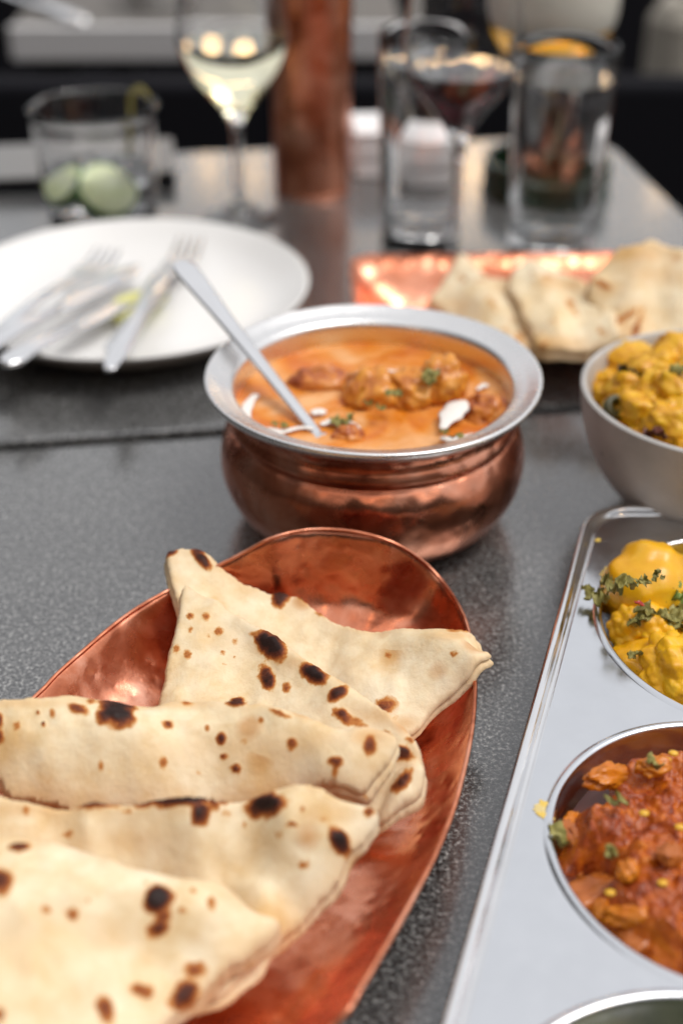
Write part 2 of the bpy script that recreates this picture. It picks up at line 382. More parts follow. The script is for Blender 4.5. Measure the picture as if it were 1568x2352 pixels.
# ------------------------------------------------------------------ copper platter
rim_px = [(770,2352),(830,2270),(900,2150),(960,2040),(1010,1940),(1050,1830),(1080,1700),(1090,1600),(1088,1540),(1075,1450),(1050,1390),(1010,1330),(960,1280),(900,1245),(830,1225),(760,1218),(690,1222),(620,1240),(550,1275),(400,1350),(300,1410),(200,1490),(130,1550),(75,1605)]
RIMZ = .0290
rz_ = lambda v: RIMZ+.018*(lambda t: t*t*(3-2*t))(min(max((1335-v)/115, 0), 1)) if v < 1335 else RIMZ      # upturned far end
rim = [P(u, v, rz_(v) if 500 < u else RIMZ) for u, v in rim_px]
rim = [tuple(p) for p in rim]+[(x, y, RIMZ) for x, y in ((-.140,.320),(-.163,.268),(-.176,.220),(-.172,.175),(-.150,.150),(-.118,.146),(-.080,.160),(-.040,.190))]
rim = catmull(rim, .004)
def platter():
    n = len(rim); t = thing('copper_platter', 'long hammered copper platter heaped with folded flatbreads in the foreground', 'platter', (-.06, .32, 0))
    c = np.array([-.06, .32]); ax = np.array([.47, .88]); ax /= np.linalg.norm(ax)
    levels = [(0.0, 0), (.15, .0001), (.30, .0005), (.45, .0019), (.58, .0040), (.70, .0064), (.79, .0088), (.86, .0128), (.92, .0182), (.97, .0240), (1.0, .0275)]
    V = []; rings = []
    for s, z in levels:
        ring = []
        for k, p3 in enumerate(rim):
            p = p3[:2]; zs = (p3[2]-.002)/.0275
            sp = c+ax*np.clip((p-c)@ax, -.115, .115)*.95        # spine
            q = sp+(p-sp)*s
            wob = .0011*fbm(np.array([[q[0]*40, q[1]*40, s*3.0]]), 3, 5)[0]*(0.3+.9*s)
            V.append((q[0]+.06, q[1]-.32, z*zs+.0020+wob)); ring.append(len(V)-1)
        rings.append(ring)
    F = []
    for a, b in zip(rings, rings[1:]):
        for k in range(n): F.append((a[k], a[(k+1) % n], b[(k+1) % n], b[k]))
    ci = rings[0]; V = np.array(V)
    # middle: bridge the spine loop
    body = mk('dish', V, F, M['copper'], t)
    bm = bmesh.new(); bm.from_mesh(body.data); bmesh.ops.remove_doubles(bm, verts=bm.verts, dist=1e-5); bmesh.ops.recalc_face_normals(bm, faces=bm.faces)
    if sum(f.normal.z for f in bm.faces) < 0: bmesh.ops.reverse_faces(bm, faces=bm.faces)
    bm.to_mesh(body.data); bm.free()
    so_ = body.modifiers.new('thick', 'SOLIDIFY'); so_.thickness = .0016; so_.offset = -1
    sb = body.modifiers.new('sub', 'SUBSURF'); sb.levels = 1; sb.render_levels = 1
    # bright worn lip
    lp = [(x+.06, y-.32, zz+.0003+.0004*math.sin(k*.31)) for k, (x, y, zz) in enumerate(rim)]
    lp = np.array(lp+[lp[0]]); nn = len(lp)
    lv, lf = loft(lp, [.0017]*nn, [.0016]*nn, seg=8)
    mk('rolled_lip', lv, lf, M['copper_lip'], t)
M['copper_lip'] = m_copper('worn_copper_lip', 1.0, 200, .2, .25, .4)
platter()

# ------------------------------------------------------------------ flatbreads
def naan(label, outline, inner, spots=(), toast=(), ridges=(), T=.0036, res=.0012, seed=0, group='flatbreads on the front copper platter', edge_toast=.5, w=None, puff=.0016, layered=True):
    pts = np.array([P(u, v, z) for u, v, z in outline]); zz = np.array([z for *_, z in outline])
    loop = catmull(pts[:, :2], res)
    L = len(loop); tn = np.roll(loop, -1, 0)-np.roll(loop, 1, 0); tn /= np.linalg.norm(tn, axis=1)[:, None]+1e-9
    nz = fbm(np.c_[loop*90, np.full(L, seed)], 4, seed)*.0016
    loop = loop+np.c_[tn[:, 1], -tn[:, 0]]*nz[:, None]
    lo, hi = loop.min(0), loop.max(0)
    gx, gy = np.meshgrid(np.arange(lo[0], hi[0], res), np.arange(lo[1], hi[1], res*.9))
    gx[1::2] += res/2
    q = np.c_[gx.ravel(), gy.ravel()]; q = q+rng.normal(0, res*.08, q.shape)
    q = q[inside(q, loop)]; q = q[dist_poly(q, loop) > res*.55]
    allp = np.r_[loop, q]
    vs, _, fs, *_ = delaunay_2d_cdt([Vector(map(float, p)) for p in allp], [(i, (i+1) % L) for i in range(L)], [], 1, 1e-7)
    xy = np.array([v[:] for v in vs]); d = dist_poly(xy, loop); bd = d < 1e-6
    src = np.r_[pts[:, :2], np.array([P(u, v, z)[:2] for u, v, z in inner]).reshape(-1, 2)]; sz = np.r_[zz, [z for *_, z in inner]]
    z = tps(src, sz, xy, 2e-3)
    for poly, amp, wd in ridges:
        pl = catmull(np.array([P(u, v, .035)[:2] for u, v in poly]), .003, False)
        dd = dist_poly(xy, pl, False); z = z+1.6*amp*np.exp(-(dd/wd)**2)
    w = w or T*.55
    prof = np.sqrt(np.clip(1-(1-np.clip(d/w, 0, 1))**2, 0, 1))
    pz = np.c_[xy, np.full(len(xy), seed*.37)]
    lump = puff*fbm(pz*45, 3, seed+3)+.0004*fbm(pz*160, 3, seed+9)
    br = random.Random(seed*77+1)
    for _ in range(34):
        c_ = xy[br.randrange(len(xy))]; R_ = br.uniform(.0025, .0075); dr = np.clip(1-((xy-c_)**2).sum(1)/R_**2, 0, 1)
        lump = lump+br.choice((1, 1, 1, -.7))*R_*.13*dr*dr
    top = z-T/2+T/2*prof+lump*prof; bot = z-T/2-T/2*prof
    ids = np.arange(len(xy)); bi = np.where(~bd)[0]; bmap = ids.copy(); bmap[bi] = len(xy)+np.arange(len(bi))
    V = np.r_[np.c_[xy, top], np.c_[xy[bi], bot[bi]]]
    F = []
    for f in fs:
        a = xy[list(f)]; ccw = np.cross(a[1]-a[0], a[2]-a[0]) > 0
        f = list(f) if ccw else list(f)[::-1]
        F.append(tuple(f)); F.append(tuple(int(bmap[i]) for i in f[::-1]))
    # the fold's lower leaf, its edge wandering in and out under the upper one
    nv = len(V); cen = xy.mean(0); W2 = V.copy(); dd_ = np.r_[d, d[bi]]
    rad_ = W2[:, :2]-cen; ln = np.linalg.norm(rad_, axis=1)[:, None]+1e-9
    W2[:, :2] += rad_/ln*((.0006+.0028*fbm(np.c_[W2[:, :2]*28, np.full(nv, seed+.5)], 3, seed+40))*np.clip(1-dd_/.015, 0, 1))[:, None]
    W2[:, 2] -= T*.92
    if layered: V = np.r_[V, W2]; F = F+[tuple(i+nv for i in f) for f in F]; d = np.r_[d, d[bi], d]; 
    U_, V_ = to_px(V); char = np.zeros(len(V)); tst = np.zeros(len(V))
    wob = fbm(V*np.array([220, 220, 220]), 3, seed+20)*.45+.15*fbm(V*700, 2, seed+21)
    jr = random.Random(seed*31)
    for (su, sv, rx, ry, an, it) in spots:
        q_ = jr.uniform(.78, 1.05); rx *= q_; ry *= q_*jr.uniform(.85, 1.15); it *= jr.uniform(.88, 1.06)
        a = math.radians(an); du, dv = U_-su, V_-sv
        x = (du*math.cos(a)+dv*math.sin(a))/rx; y = (-du*math.sin(a)+dv*math.cos(a))/ry
        r = np.sqrt(x*x+y*y)+wob
        char = np.maximum(char, it*np.clip(1.45-.85*r, 0, 1))
    for (su, sv, rx, ry, it) in toast:
        r = np.sqrt(((U_-su)/rx)**2+((V_-sv)/ry)**2); tst = np.maximum(tst, it*np.clip(1.3-r, 0, 1))
    dE = np.r_[d, d[len(d)-len(bi):]*0] if not layered else np.r_[d, np.zeros(len(bi))]
    tst = np.maximum(tst, edge_toast*np.clip(1-dE/.006, 0, 1)*(.5+.5*fbm(V*60, 3, seed+31)+.2))
    pp = np.r_[prof, np.zeros(len(bi))]; pp = np.r_[pp, pp] if layered else pp; bump = .0012*np.clip(char*1.4-.35, 0, 1)*pp; V[:, 2] += bump*(1+.6*fbm(V*500, 2, seed+2))
    base = V[:, :2].mean(0); bz = V[:, 2].min()
    V = V-np.array([base[0], base[1], bz])
    o = mk('flatbread', V, F, M['naan'], attr={'char': char, 'toast': tst}); o.location = (base[0], base[1], bz)
    tag(o, label, 'flatbread', group); return o

# A: rearmost, lying across the end of the platter
naan('rearmost folded flatbread, its pointed end hanging over the platter\'s right rim',
 [(380,1275,.037),(398,1262,.038),(430,1256,.039),(475,1268,.038),(520,1310,.034),(600,1347,.030),(680,1368,.028),(740,1405,.026),(810,1432,.028),(890,1442,.030),(970,1445,.033),(1050,1442,.035),(1085,1450,.036),(1105,1478,.036),(1130,1505,.035),(1088,1535,.034),(1050,1575,.028),(1000,1625,.022),(945,1682,.018),(880,1690,.016),(700,1660,.014),(520,1600,.016),(420,1480,.024),(400,1380,.031),(388,1320,.035)],
 [(700,1480,.021),(900,1520,.026),(980,1500,.033),(880,1560,.022),(500,1360,.030),(780,1470,.024),(1040,1500,.034)],
 spots=[(465,1288,26,13,48,1.0),(455,1268,14,10,0,.8),(645,1372,18,22,10,1.0),(885,1622,22,15,-25,.62),(890,1506,7,8,0,.42),(1042,1502,9,7,0,.42),(700,1378,16,5,28,.75),(392,1272,16,6,-20,.75),(905,1650,14,8,-30,.3),(735,1410,14,6,25,.45),(815,1430,18,7,10,.35),(1060,1446,30,5,0,.4)],
 toast=[(850,1440,60,18,.7),(1040,1460,60,14,.7),(700,1385,60,25,.5),(930,1660,40,20,.7)],
 ridges=[([(930,1445),(1010,1470),(1090,1520)],.0022,.006),([(760,1420),(740,1500),(745,1560)],-.0016,.006),([(840,1480),(880,1560),(850,1620)],.0018,.008),([(1075,1462),(1102,1492)],-.0015,.002)], seed=1)
# B: folded wedge with the big char blisters along its fold
naan('folded flatbread wedge with large black blisters along its fold, second from the rear',
 [(425,1338,.038),(448,1350,.038),(490,1378,.037),(560,1420,.037),(625,1455,.038),(700,1515,.038),(780,1565,.038),(840,1610,.038),(900,1652,.038),(945,1695,.036),(972,1740,.034),(977,1790,.031),(962,1830,.028),(915,1862,.025),(870,1885,.022),(780,1880,.018),(600,1800,.018),(450,1740,.018),(362,1680,.020),(358,1640,.023),(372,1570,.027),(392,1470,.033),(408,1390,.037)],
 [(560,1550,.030),(480,1480,.033),(700,1620,.033),(800,1680,.036),(880,1740,.034),(450,1600,.026),(640,1500,.036),(760,1600,.038),(910,1700,.037)],
 spots=[(622,1483,30,22,38,1.1),(720,1550,34,18,28,1.1),(776,1592,22,13,-35,1.0),(614,1556,13,22,-15,.9),(790,1645,24,14,40,.72),(545,1612,16,9,0,.8),(472,1417,13,14,0,.52),(437,1413,8,8,0,.45),(502,1449,9,10,0,.5),(437,1446,6,7,0,.4),(480,1462,6,6,0,.36),(512,1498,7,7,0,.42),(540,1473,8,8,0,.36),(514,1527,6,5,0,.4),(430,1505,8,8,0,.36),(660,1578,11,12,0,.42),(540,1508,4,3,0,.5),(920,1730,30,15,15,.95),(925,1795,12,24,40,.85),(890,1690,18,8,35,.6),(940,1700,10,6,40,.5),(820,1660,30,10,35,.35),(405,1490,8,14,0,.38),(560,1700,20,8,0,.3)],
 toast=[(700,1520,90,26,.55),(860,1640,80,35,.75),(940,1740,50,50,.6),(500,1460,80,60,.25),(600,1470,60,40,.35)],
 ridges=[([(560,1440),(680,1530),(800,1610),(920,1690),(960,1760)],.0016,.005),([(820,1840),(870,1790),(905,1745),(960,1740)],-.0022,.0025),([(860,1860),(930,1800)],.0015,.004),([(470,1420),(440,1520),(400,1620)],.0012,.010)], seed=2, T=.0040)
# C: long roll
naan('long folded flatbread lying third from the rear, with one large round char spot',
 [(-60,1612,.049),(40,1610,.049),(200,1603,.048),(330,1605,.047),(470,1600,.047),(600,1622,.047),(700,1655,.048),(780,1672,.048),(860,1672,.048),(905,1678,.047),(918,1700,.046),(880,1758,.041),(815,1832,.034),(700,1840,.030),(550,1850,.028),(300,1860,.028),(100,1850,.029),(22,1828,.032),(0,1795,.035),(-30,1760,.038),(-70,1720,.042)],
 [(200,1680,.047),(420,1690,.045),(640,1720,.044),(800,1730,.045),(300,1760,.040),(550,1770,.037),(740,1780,.040),(100,1760,.041)],
 spots=[(268,1638,32,24,10,1.05),(178,1628,26,13,20,.62),(386,1664,14,15,0,.66),(543,1612,22,11,0,1.0),(508,1698,9,15,0,.64),(515,1738,9,6,20,.6),(542,1767,11,7,15,.6),(670,1707,13,17,0,.66),(850,1708,17,22,0,.56),(772,1752,18,12,0,.6),(768,1775,9,14,10,.45),(645,1640,34,9,22,.5),(232,1760,9,16,0,.5),(374,1752,9,12,0,.34),(476,1672,6,7,0,.4),(560,1702,10,6,0,.36),(0,1660,8,18,0,.62),(0,1690,9,16,0,.6),(38,1668,9,9,0,.38),(115,1790,9,8,0,.34),(120,1640,8,14,0,.34),(455,1775,7,6,0,.36),(210,1612,12,6,0,.4),(430,1616,16,6,0,.34),(600,1655,8,9,0,.34),(840,1830,10,6,0,.4),(100,1664,5,5,0,1.1),(88,1638,4,3,0,.9)],
 toast=[(600,1720,170,50,.5),(850,1690,70,30,.7),(420,1615,140,16,.5),(80,1615,120,12,.5),(480,1720,200,40,.3),(700,1700,160,40,.4)],
 ridges=[([(230,1640),(380,1690),(460,1770),(450,1830)],-.0022,.010),([(60,1700),(200,1690),(330,1720)],.0020,.012),([(600,1660),(700,1720),(740,1800)],.0018,.010),([(880,1690),(830,1760),(790,1820)],.0015,.005)], seed=3, T=.0042, w=.0040, res=.001)
# D: broad bread with the scorched upper edge
naan('broad folded flatbread with a scorched black upper edge, second from the front',
 [(-70,1830,.047),(60,1836,.047),(180,1841,.047),(300,1843,.047),(430,1834,.047),(560,1815,.047),(660,1811,.047),(760,1826,.046),(845,1848,.043),(868,1872,.041),(838,1925,.037),(790,1992,.032),(738,2062,.027),(690,2110,.024),(627,2170,.021),(560,2240,.020),(450,2300,.020),(300,2300,.022),(100,2200,.028),(-70,2050,.035)],
 [(60,1890,.044),(200,1900,.044),(450,1900,.043),(650,1900,.045),(760,1910,.042),(500,2000,.027),(640,2010,.033),(300,1965,.033),(150,1940,.037),(0,1930,.040),(400,2010,.028),(690,1960,.038)],
 spots=[(615,1850,36,19,-10,1.15),(460,1868,15,20,0,.95),(492,1848,10,13,0,.66),(780,1932,17,34,-32,1.0),(700,1984,15,10,0,.5),(672,1896,14,9,0,.52),(540,1828,44,10,-8,1.05),(430,1839,90,11,-5,1.1),(200,1848,70,8,0,.8),(846,1868,14,12,0,.7),(155,1916,14,8,10,.5),(694,1860,8,10,0,.4),(640,1918,9,9,0,.36),(560,1895,6,10,0,.34),(580,1822,12,8,0,.6),(60,1862,8,12,0,.38),(290,1862,20,8,0,.5),(520,1870,10,7,0,.3),(40,1905,10,7,0,.34),(745,1880,12,8,0,.4)],
 toast=[(100,1860,160,20,.6),(760,1870,90,30,.6),(450,1860,120,20,.4),(300,1930,140,30,.3)],
 ridges=[([(740,1850),(640,1960),(560,2060)],.0022,.011),([(540,1870),(580,1940),(560,2010)],-.0022,.007),([(610,1980),(680,2040),(660,2090)],-.0022,.006),([(560,2000),(620,2060),(610,2110)],.0015,.005),([(330,1900),(430,1960),(520,2010)],.0016,.010)], seed=4, T=.0038)
# E: front
naan('front flatbread filling the lower left corner of the platter',
 [(-90,1905,.052),(0,1912,.052),(100,1926,.051),(190,1948,.049),(300,1997,.045),(397,2027,.041),(486,2032,.038),(530,2052,.035),(590,2095,.030),(640,2110,.0275),(628,2150,.027),(512,2243,.027),(384,2350,.028),(260,2480,.030),(100,2560,.034),(-90,2500,.042),(-150,2200,.050)],
 [(150,2080,.049),(350,2120,.040),(480,2100,.039),(250,2250,.040),(60,2250,.047),(450,2200,.032),(150,2350,.040),(320,2300,.033)],
 spots=[(362,2064,30,24,-35,1.1),(362,2134,24,15,-15,.72),(378,2106,18,14,-30,.5),(418,2092,12,11,0,.5),(45,1946,25,12,-5,.68),(5,2030,24,30,0,.66),(168,2100,12,12,0,.52),(105,2090,12,9,20,.38),(428,2285,44,26,-35,.78),(455,2230,30,24,0,.42),(322,2272,28,14,5,.56),(245,2325,18,34,-10,.62),(486,2075,9,16,0,.34),(445,2046,8,8,0,.4),(0,2330,12,18,0,.7),(335,2028,8,6,0,.34),(205,2070,10,7,0,.25)],
 toast=[(200,2150,120,50,.4),(60,2150,120,90,.3),(350,2050,60,20,.4)],
 ridges=[([(-40,2180),(120,2160),(260,2110),(380,2090)],.0020,.012),([(0,2230),(200,2190),(340,2170)],-.0020,.009),([(310,2200),(250,2290),(200,2380)],-.0016,.009),([(500,2060),(440,2120),(330,2140)],.0022,.010),([(520,2100),(560,2150)],-.0012,.006)], seed=5, T=.0038)

# ------------------------------------------------------------------ copper pot of curry
PC = np.array([.0146, .5413]); PZ = .0
def pot():
    t = thing('curry_pot', 'round copper pot with a wide steel rim, holding orange curry', 'pot', (PC[0], PC[1], 0))
    outer = smooth_prof([(0, .0), (.034, .0), (.050, .0018), (.0625, .0090), (.0695, .0205), (.0718, .0320), (.0708, .0425), (.0672, .0490), (.0652, .0512), (.0668, .0534), (.0676, .0556), (.0666, .0580), (.0656, .0600), (.0660, .0630), (.0676, .0665)], 5)
    v, f = lathe(outer, 128)
    a = np.arctan2(v[:, 1], v[:, 0]); k = np.clip((.050-v[:, 2])/.02, 0, 1)*np.clip(v[:, 2]/.004, 0, 1)
    v[:, :2] *= (1+.006*k*fbm(v*55, 3, 3))[:, None]
    fix_normals(mk('body', v, f, M['copper_pot'], t))
    lin = smooth_prof([(.0676, .0667), (.0705, .0682), (.0742, .0703), (.0764, .0727), (.0774, .0743), (.0772, .0755), (.0760, .0758), (.0740, .0749), (.0708, .0734), (.0672, .0722), (.0650, .0710), (.0640, .0680), (.0640, .0580), (.0645, .0480), (.0660, .0360), (.0620, .0150), (.0450, .0060), (0, .0055)], 4)
    v, f = lathe(lin, 128); v[:, 2] += .0005*np.sin(3*np.arctan2(v[:, 1], v[:, 0])+1)*np.clip((v[:, 2]-.064)/.01, 0, 1)
    fix_normals(mk('steel_rim', v, f, M['lining'], t))
pot()
SZ = .0590
m_sauce = N('curry_sauce')
_n = m_sauce.noise(22, 3, .5, 1.6); _n2 = m_sauce.noise(90, 5, .6, .8)
_c = m_sauce.ramp(_n, [(.38, (.56, .13, .004)), (.455, (.66, .20, .010)), (.51, (.70, .28, .06)), (.62, (.76, .40, .17))])
m_sauce.put('Base Color', m_sauce.mix(.18, _c, m_sauce.ramp(_n2, [(.35, (.55, .15, .01)), (.6, (.80, .42, .2))]))); m_sauce.put('Roughness', .2); m_sauce.put('Specular IOR Level', .22)
m_sauce.bump(m_sauce.noise(70, 4, .6), .25, .002)
cu = thing('chicken_curry', 'orange creamy curry sauce with white cream drizzles filling the copper pot', 'curry', (PC[0], PC[1], SZ))
nr, ns = 60, 140; V = [(0, 0, 0)]; F = []
for i in range(1, nr+1):
    for k in range(ns): a = 2*math.pi*k/ns; r = 0.0645*i/nr; V.append((r*math.cos(a), r*math.sin(a), 0))
for k in range(ns): F.append((0, 1+k, 1+(k+1) % ns))
for i in range(nr-1):
    for k in range(ns): b = 1+i*ns; F.append((b+k, b+ns+k, b+ns+(k+1) % ns, b+(k+1) % ns))
V = np.array(V); rr = np.hypot(V[:, 0], V[:, 1])/0.0645
V[:, 2] = (.0022*fbm(np.c_[V[:, :2]*55, np.zeros(len(V))], 4, 8)+.0008*fbm(np.c_[V[:, :2]*160, np.ones(len(V))], 3, 9))*np.clip(1.25-rr, 0, 1)+.0012*np.clip((rr-.93)/.07, 0, 1)
fix_normals(mk('sauce', V, F, m_sauce.m, cu))
m_cream = simple('cream', (.82, .78, .73), .3)
def blob_chain(name, pts, ws, mat, parent, th=.35, off=(0, 0, 0), seed=0):
    pts = resample([(*p, w) for p, w in zip(pts, ws)], max(8, len(pts)*5))
    w = np.maximum(pts[:, 3]*(1+.5*fbm(np.c_[pts[:, :2]*130, np.full(len(pts), seed)], 2, seed)), .0003); w[0] *= .3; w[-1] *= .3
    v, f = loft(pts[:, :3]-np.array(off), w, w*th, seg=10)
    return mk(name, v, f, mat, parent)
def Q(u, v, z=SZ+.0012): return P(u, v, z)
off = (PC[0], PC[1], SZ)
for i, (pl, ws) in enumerate([
   ([(590,905),(572,925),(565,950),(575,970)], [.003, .0045, .005, .003]),
   ([(610,985),(640,992),(690,982),(720,985)], [.003, .0045, .003, .002]),
   ([(735,975),(765,968),(800,975),(822,990)], [.003, .006, .007, .003]),
   ([(715,950),(732,945),(745,950)], [.004, .006, .004]),
   ([(830,860),(880,853),(940,858),(1000,858)], [.0025, .0035, .0025, .003]),
   ([(1015,985),(1030,960),(1050,935),(1070,920)], [.003, .009, .010, .004]),
   ([(1010,1005),(1045,1010),(1080,1005),(1100,995)], [.004, .008, .009, .003]),
   ([(1095,895),(1110,885),(1120,888)], [.003, .005, .003])]):
    blob_chain('cream_drizzle', [Q(*p, SZ+(.004 if i in (4, 5) else .0016)) for p in pl], ws, m_cream, cu, .22 if i in (5, 6) else .3, off, i)
m_chicken = m_food('sauced_chicken', [(.30, (.16, .03, .01)), (.42, (.50, .15, .015)), (.55, (.72, .29, .03)), (.72, (.80, .45, .16))], 75, .28, .4, 260, .1)
m_charred = m_food('charred_chicken', [(.30, (.09, .02, .015)), (.42, (.36, .08, .02)), (.55, (.62, .21, .03)), (.75, (.74, .36, .10))], 60, .3, .4, 260, .1)
def lump(name, loc, size, mat, seed, amp=.18, freq=2.2, sub=4, parent=None, r=(0, 0, 0), fine=.05, ridged=False):
    v, f = ico(sub); n = fbm(v*freq+seed*7.7, 3, seed)
    d = 1+amp*n*1.6+fine*fbm(v*freq*3.5+seed, 3, seed+4)
    if ridged: d = d+.12*(1-np.abs(vnoise(v*freq*1.5+seed*3, seed))*2)
    p = (v*d[:, None])*np.array(size)@rot(*r).T
    o = mk(name, p, f, mat, parent); o.location = loc; return o
gch = 'chicken pieces in the curry'
for lab, (u, v, z), sz, mt, sd, r in [
   ('dark charred chicken piece behind the spoon in the curry', (735,878,SZ-.0005), (.0150,.0085,.0070), m_charred, 11, (0,0,.1)),
   ('large orange chicken chunk left of centre of the curry', (860,905,SZ+.002), (.0135,.0130,.0100), m_chicken, 12, (.2,0,.3)),
   ('tall orange chicken chunk at the middle of the curry under a cream drizzle', (940,905,SZ+.002), (.0120,.0130,.0115), m_chicken, 13, (0,.3,1)),
   ('orange chicken piece right of centre near the far wall of the pot', (1015,880,SZ+.006), (.0110,.0110,.0120), m_chicken, 14, (.4,.2,2)),
   ('small chicken piece beside the white cream at the right side of the pot', (1120,945,SZ+.001), (.0105,.0100,.0070), m_charred, 15, (0,0,1.3)),
   ('little brown-tipped chicken piece surfacing in front of the spoon tip', (800,1003,SZ-.0005), (.0075,.0055,.0050), m_charred, 16, (0,0,.3))]:
    tag(lump('chicken_piece', P(u, v, z), sz, mt, sd, .22, 1.9, 4, r=r, ridged=True), lab, 'chicken', gch)
# herb flakes
m_herb = m_food('dried_herb', [(.3, (.085, .075, .012)), (.5, (.24, .21, .045)), (.7, (.46, .42, .17))], 300, .65, .4, 600, .0)
m_herb_fresh = m_food('coriander_leaf', [(.3, (.10, .16, .03)), (.6, (.24, .32, .07)), (.8, (.36, .42, .14))], 200, .5, .4, 500, .0)
def flake(loc, sz, seed, parent=None, mat=None, name='herb_flake', off=(0, 0, 0), asp=.6, curl=.35):
    n = 11; V = []; F = []
    rr_ = random.Random(seed)
    for i in range(n):
        for j in range(n):
            x = (i/(n-1)-.5); y = (j/(n-1)-.5)
            lw = math.sqrt(max(.04, 1-(2*x)**2))
            V.append((x, y*asp*lw, 0))
    V = np.array(V); V[:, :2] *= (1+.55*vnoise(np.c_[V[:, :2]*6, np.full(len(V), seed)], seed))[:, None]
    V[:, 2] = curl*.5*vnoise(np.c_[V[:, :2]*8, np.full(len(V), seed)], seed+3)+curl*vnoise(np.c_[V[:, :2]*3.2, np.full(len(V), seed*1.7)], seed+1)+curl*.5*V[:, 1]**2*3
    for i in range(n-1):
        for j in range(n-1): F.append((i*n+j, i*n+j+1, (i+1)*n+j+1, (i+1)*n+j))
    m = len(V); B = V-np.array([0, 0, .05]); V = np.r_[V, B]; F2 = [tuple(m+k for k in f[::-1]) for f in F]
    V = V*sz@rot(rr_.uniform(-.5, .5), rr_.uniform(-.5, .5), rr_.uniform(0, 6.3)).T
    o = mk(name, V, F+F2, mat or m_herb, parent); o.location = np.array(loc)-np.array(off); return o
for i, (u, v, s, dz) in enumerate([(775,966,.007,.004),(800,962,.006,.005),(985,862,.009,.016),(1000,855,.006,.016),(875,935,.005,.010),(905,898,.007,.014),(845,925,.005,.013),(1050,1000,.006,.006),(655,978,.005,.003),(915,905,.005,.015),(630,972,.004,.003),(1020,990,.005,.006)]):
    flake(P(u, v, SZ+dz), s, 40+i, cu, off=off)
# spoon
s0 = P(712, 978, SZ+.001); best = None
s1 = P(585, 805, .0768)
for ze in np.linspace(.078, .22, 261):
    e = P(412, 600, ze); d1 = (s1-s0)/np.linalg.norm(s1-s0); d2 = (e-s0)/np.linalg.norm(e-s0)
    if best is None or d1@d2 > best[0]: best = (d1@d2, e)
e = best[1]; L = e-s0; dn = L/np.linalg.norm(L); tail = s0-dn*.008
sp = thing('serving_spoon', 'steel serving spoon standing in the curry, handle leaning left over the plate', 'spoon', tuple(s0))
side = np.cross(dn, (0, 0, 1)); side /= np.linalg.norm(side); nrm = np.cross(side, dn)
hp = resample([(*(tail-s0), .0052, .003), (*(0*L), .0056, .003), (*(L*.3), .0066, .0030), (*(L*.6), .0086, .0030), (*(L*.85), .0122, .0030), (*(L*.96), .0128, .0028), (*(L*1.0), .0060, .0020)], 40)
v, f = loft(hp[:, :3], hp[:, 3], hp[:, 4], up=nrm, seg=16, power=2.6); mk('handle', v, f, M['polished'], sp)
bv, bf = ico(3); bv = bv*np.array([.012, .009, .003])
B = np.stack([dn, side, nrm], 1); mk('spoon_bowl', (bv@B.T)+(tail-s0)-dn*.009, bf, M['polished'], sp)
# ------------------------------------------------------------------ plate with used cutlery
PL = np.array([-.133, .771])
m_foot = simple('unglazed_foot', (.20, .165, .135), .7)
def plate():
    t = thing('dinner_plate', 'round white ceramic plate strewn with used cutlery', 'plate', (PL[0], PL[1], 0))
    top = smooth_prof([(0, .0085), (.055, .0085), (.078, .0095), (.092, .0135), (.104, .0205), (.1095, .0240), (.1120, .0250), (.1128, .0243), (.1120, .0228)], 5)
    v, f = lathe(top, 128); fix_normals(mk('glazed_top', v, f, M['plate'], t))
    bot = smooth_prof([(.1120, .0228), (.1060, .0185), (.0930, .0085), (.0820, .0035), (.0760, .0), (.0700, .0), (.0680, .0025), (0, .0025)], 5)
    v, f = lathe(bot, 128); fix_normals(mk('underside', v, f, m_foot, t))
plate()
def line(p0, p1, n): return [p0+(p1-p0)*k/(n-1) for k in range(n)]
def handle_mesh(a, b, w0, w1, th, parent, base, name='handle', bow=.003):
    rows = []
    for k, s in enumerate(np.linspace(0, 1, 9)):
        p = a+(b-a)*s+np.array([0, 0, bow*math.sin(s*math.pi)])-base
        w = w0+(w1-w0)*s
        if k == 0: w *= .45
        rows.append((*p, w, th*(1 if k else .6)))
    r = resample(rows, 30); v, f = loft(r[:, :3], r[:, 3], r[:, 4], seg=14, power=2.6); return mk(name, v, f, M['polished'], parent)
def fork(label, a, b, g):
    """a handle end, b tine tips"""
    d = b-a; L = np.linalg.norm(d); d /= L; s = np.cross(d, (0, 0, 1)); s /= np.linalg.norm(s)
    t = thing('fork', label, 'fork', tuple(a), group=g)
    n = a+d*(L*.66); handle_mesh(a, n, .013, .006, .0028, t, a)
    rows = [(*(n-a), .006, .0026), (*(a+d*L*.72-a+np.array([0, 0, -.001])), .012, .0022), (*(d*L*.78+np.array([0, 0, -.003])), .021, .002), (*(d*L*.80+np.array([0, 0, -.003])), .0215, .002)]
    r = resample(rows, 14); v, f = loft(r[:, :3], r[:, 3], r[:, 4], seg=14, power=3); hd = mk('head', v, f, M['polished'], t)
    for k in range(4):
        o_ = s*(k-1.5)*.0058
        rows = [(*(d*L*.795+o_+np.array([0, 0, -.003])), .0038, .002), (*(d*L*.88+o_+np.array([0, 0, -.004])), .0034, .002), (*(d*L*.96+o_*.96+np.array([0, 0, -.001])), .0028, .0018), (*(d*L+o_*.93+np.array([0, 0, .001])), .0010, .001)]
        r = resample(rows, 10); v, f = loft(r[:, :3], r[:, 3], r[:, 4], seg=8); mk('tine', v, f, M['polished'], hd)
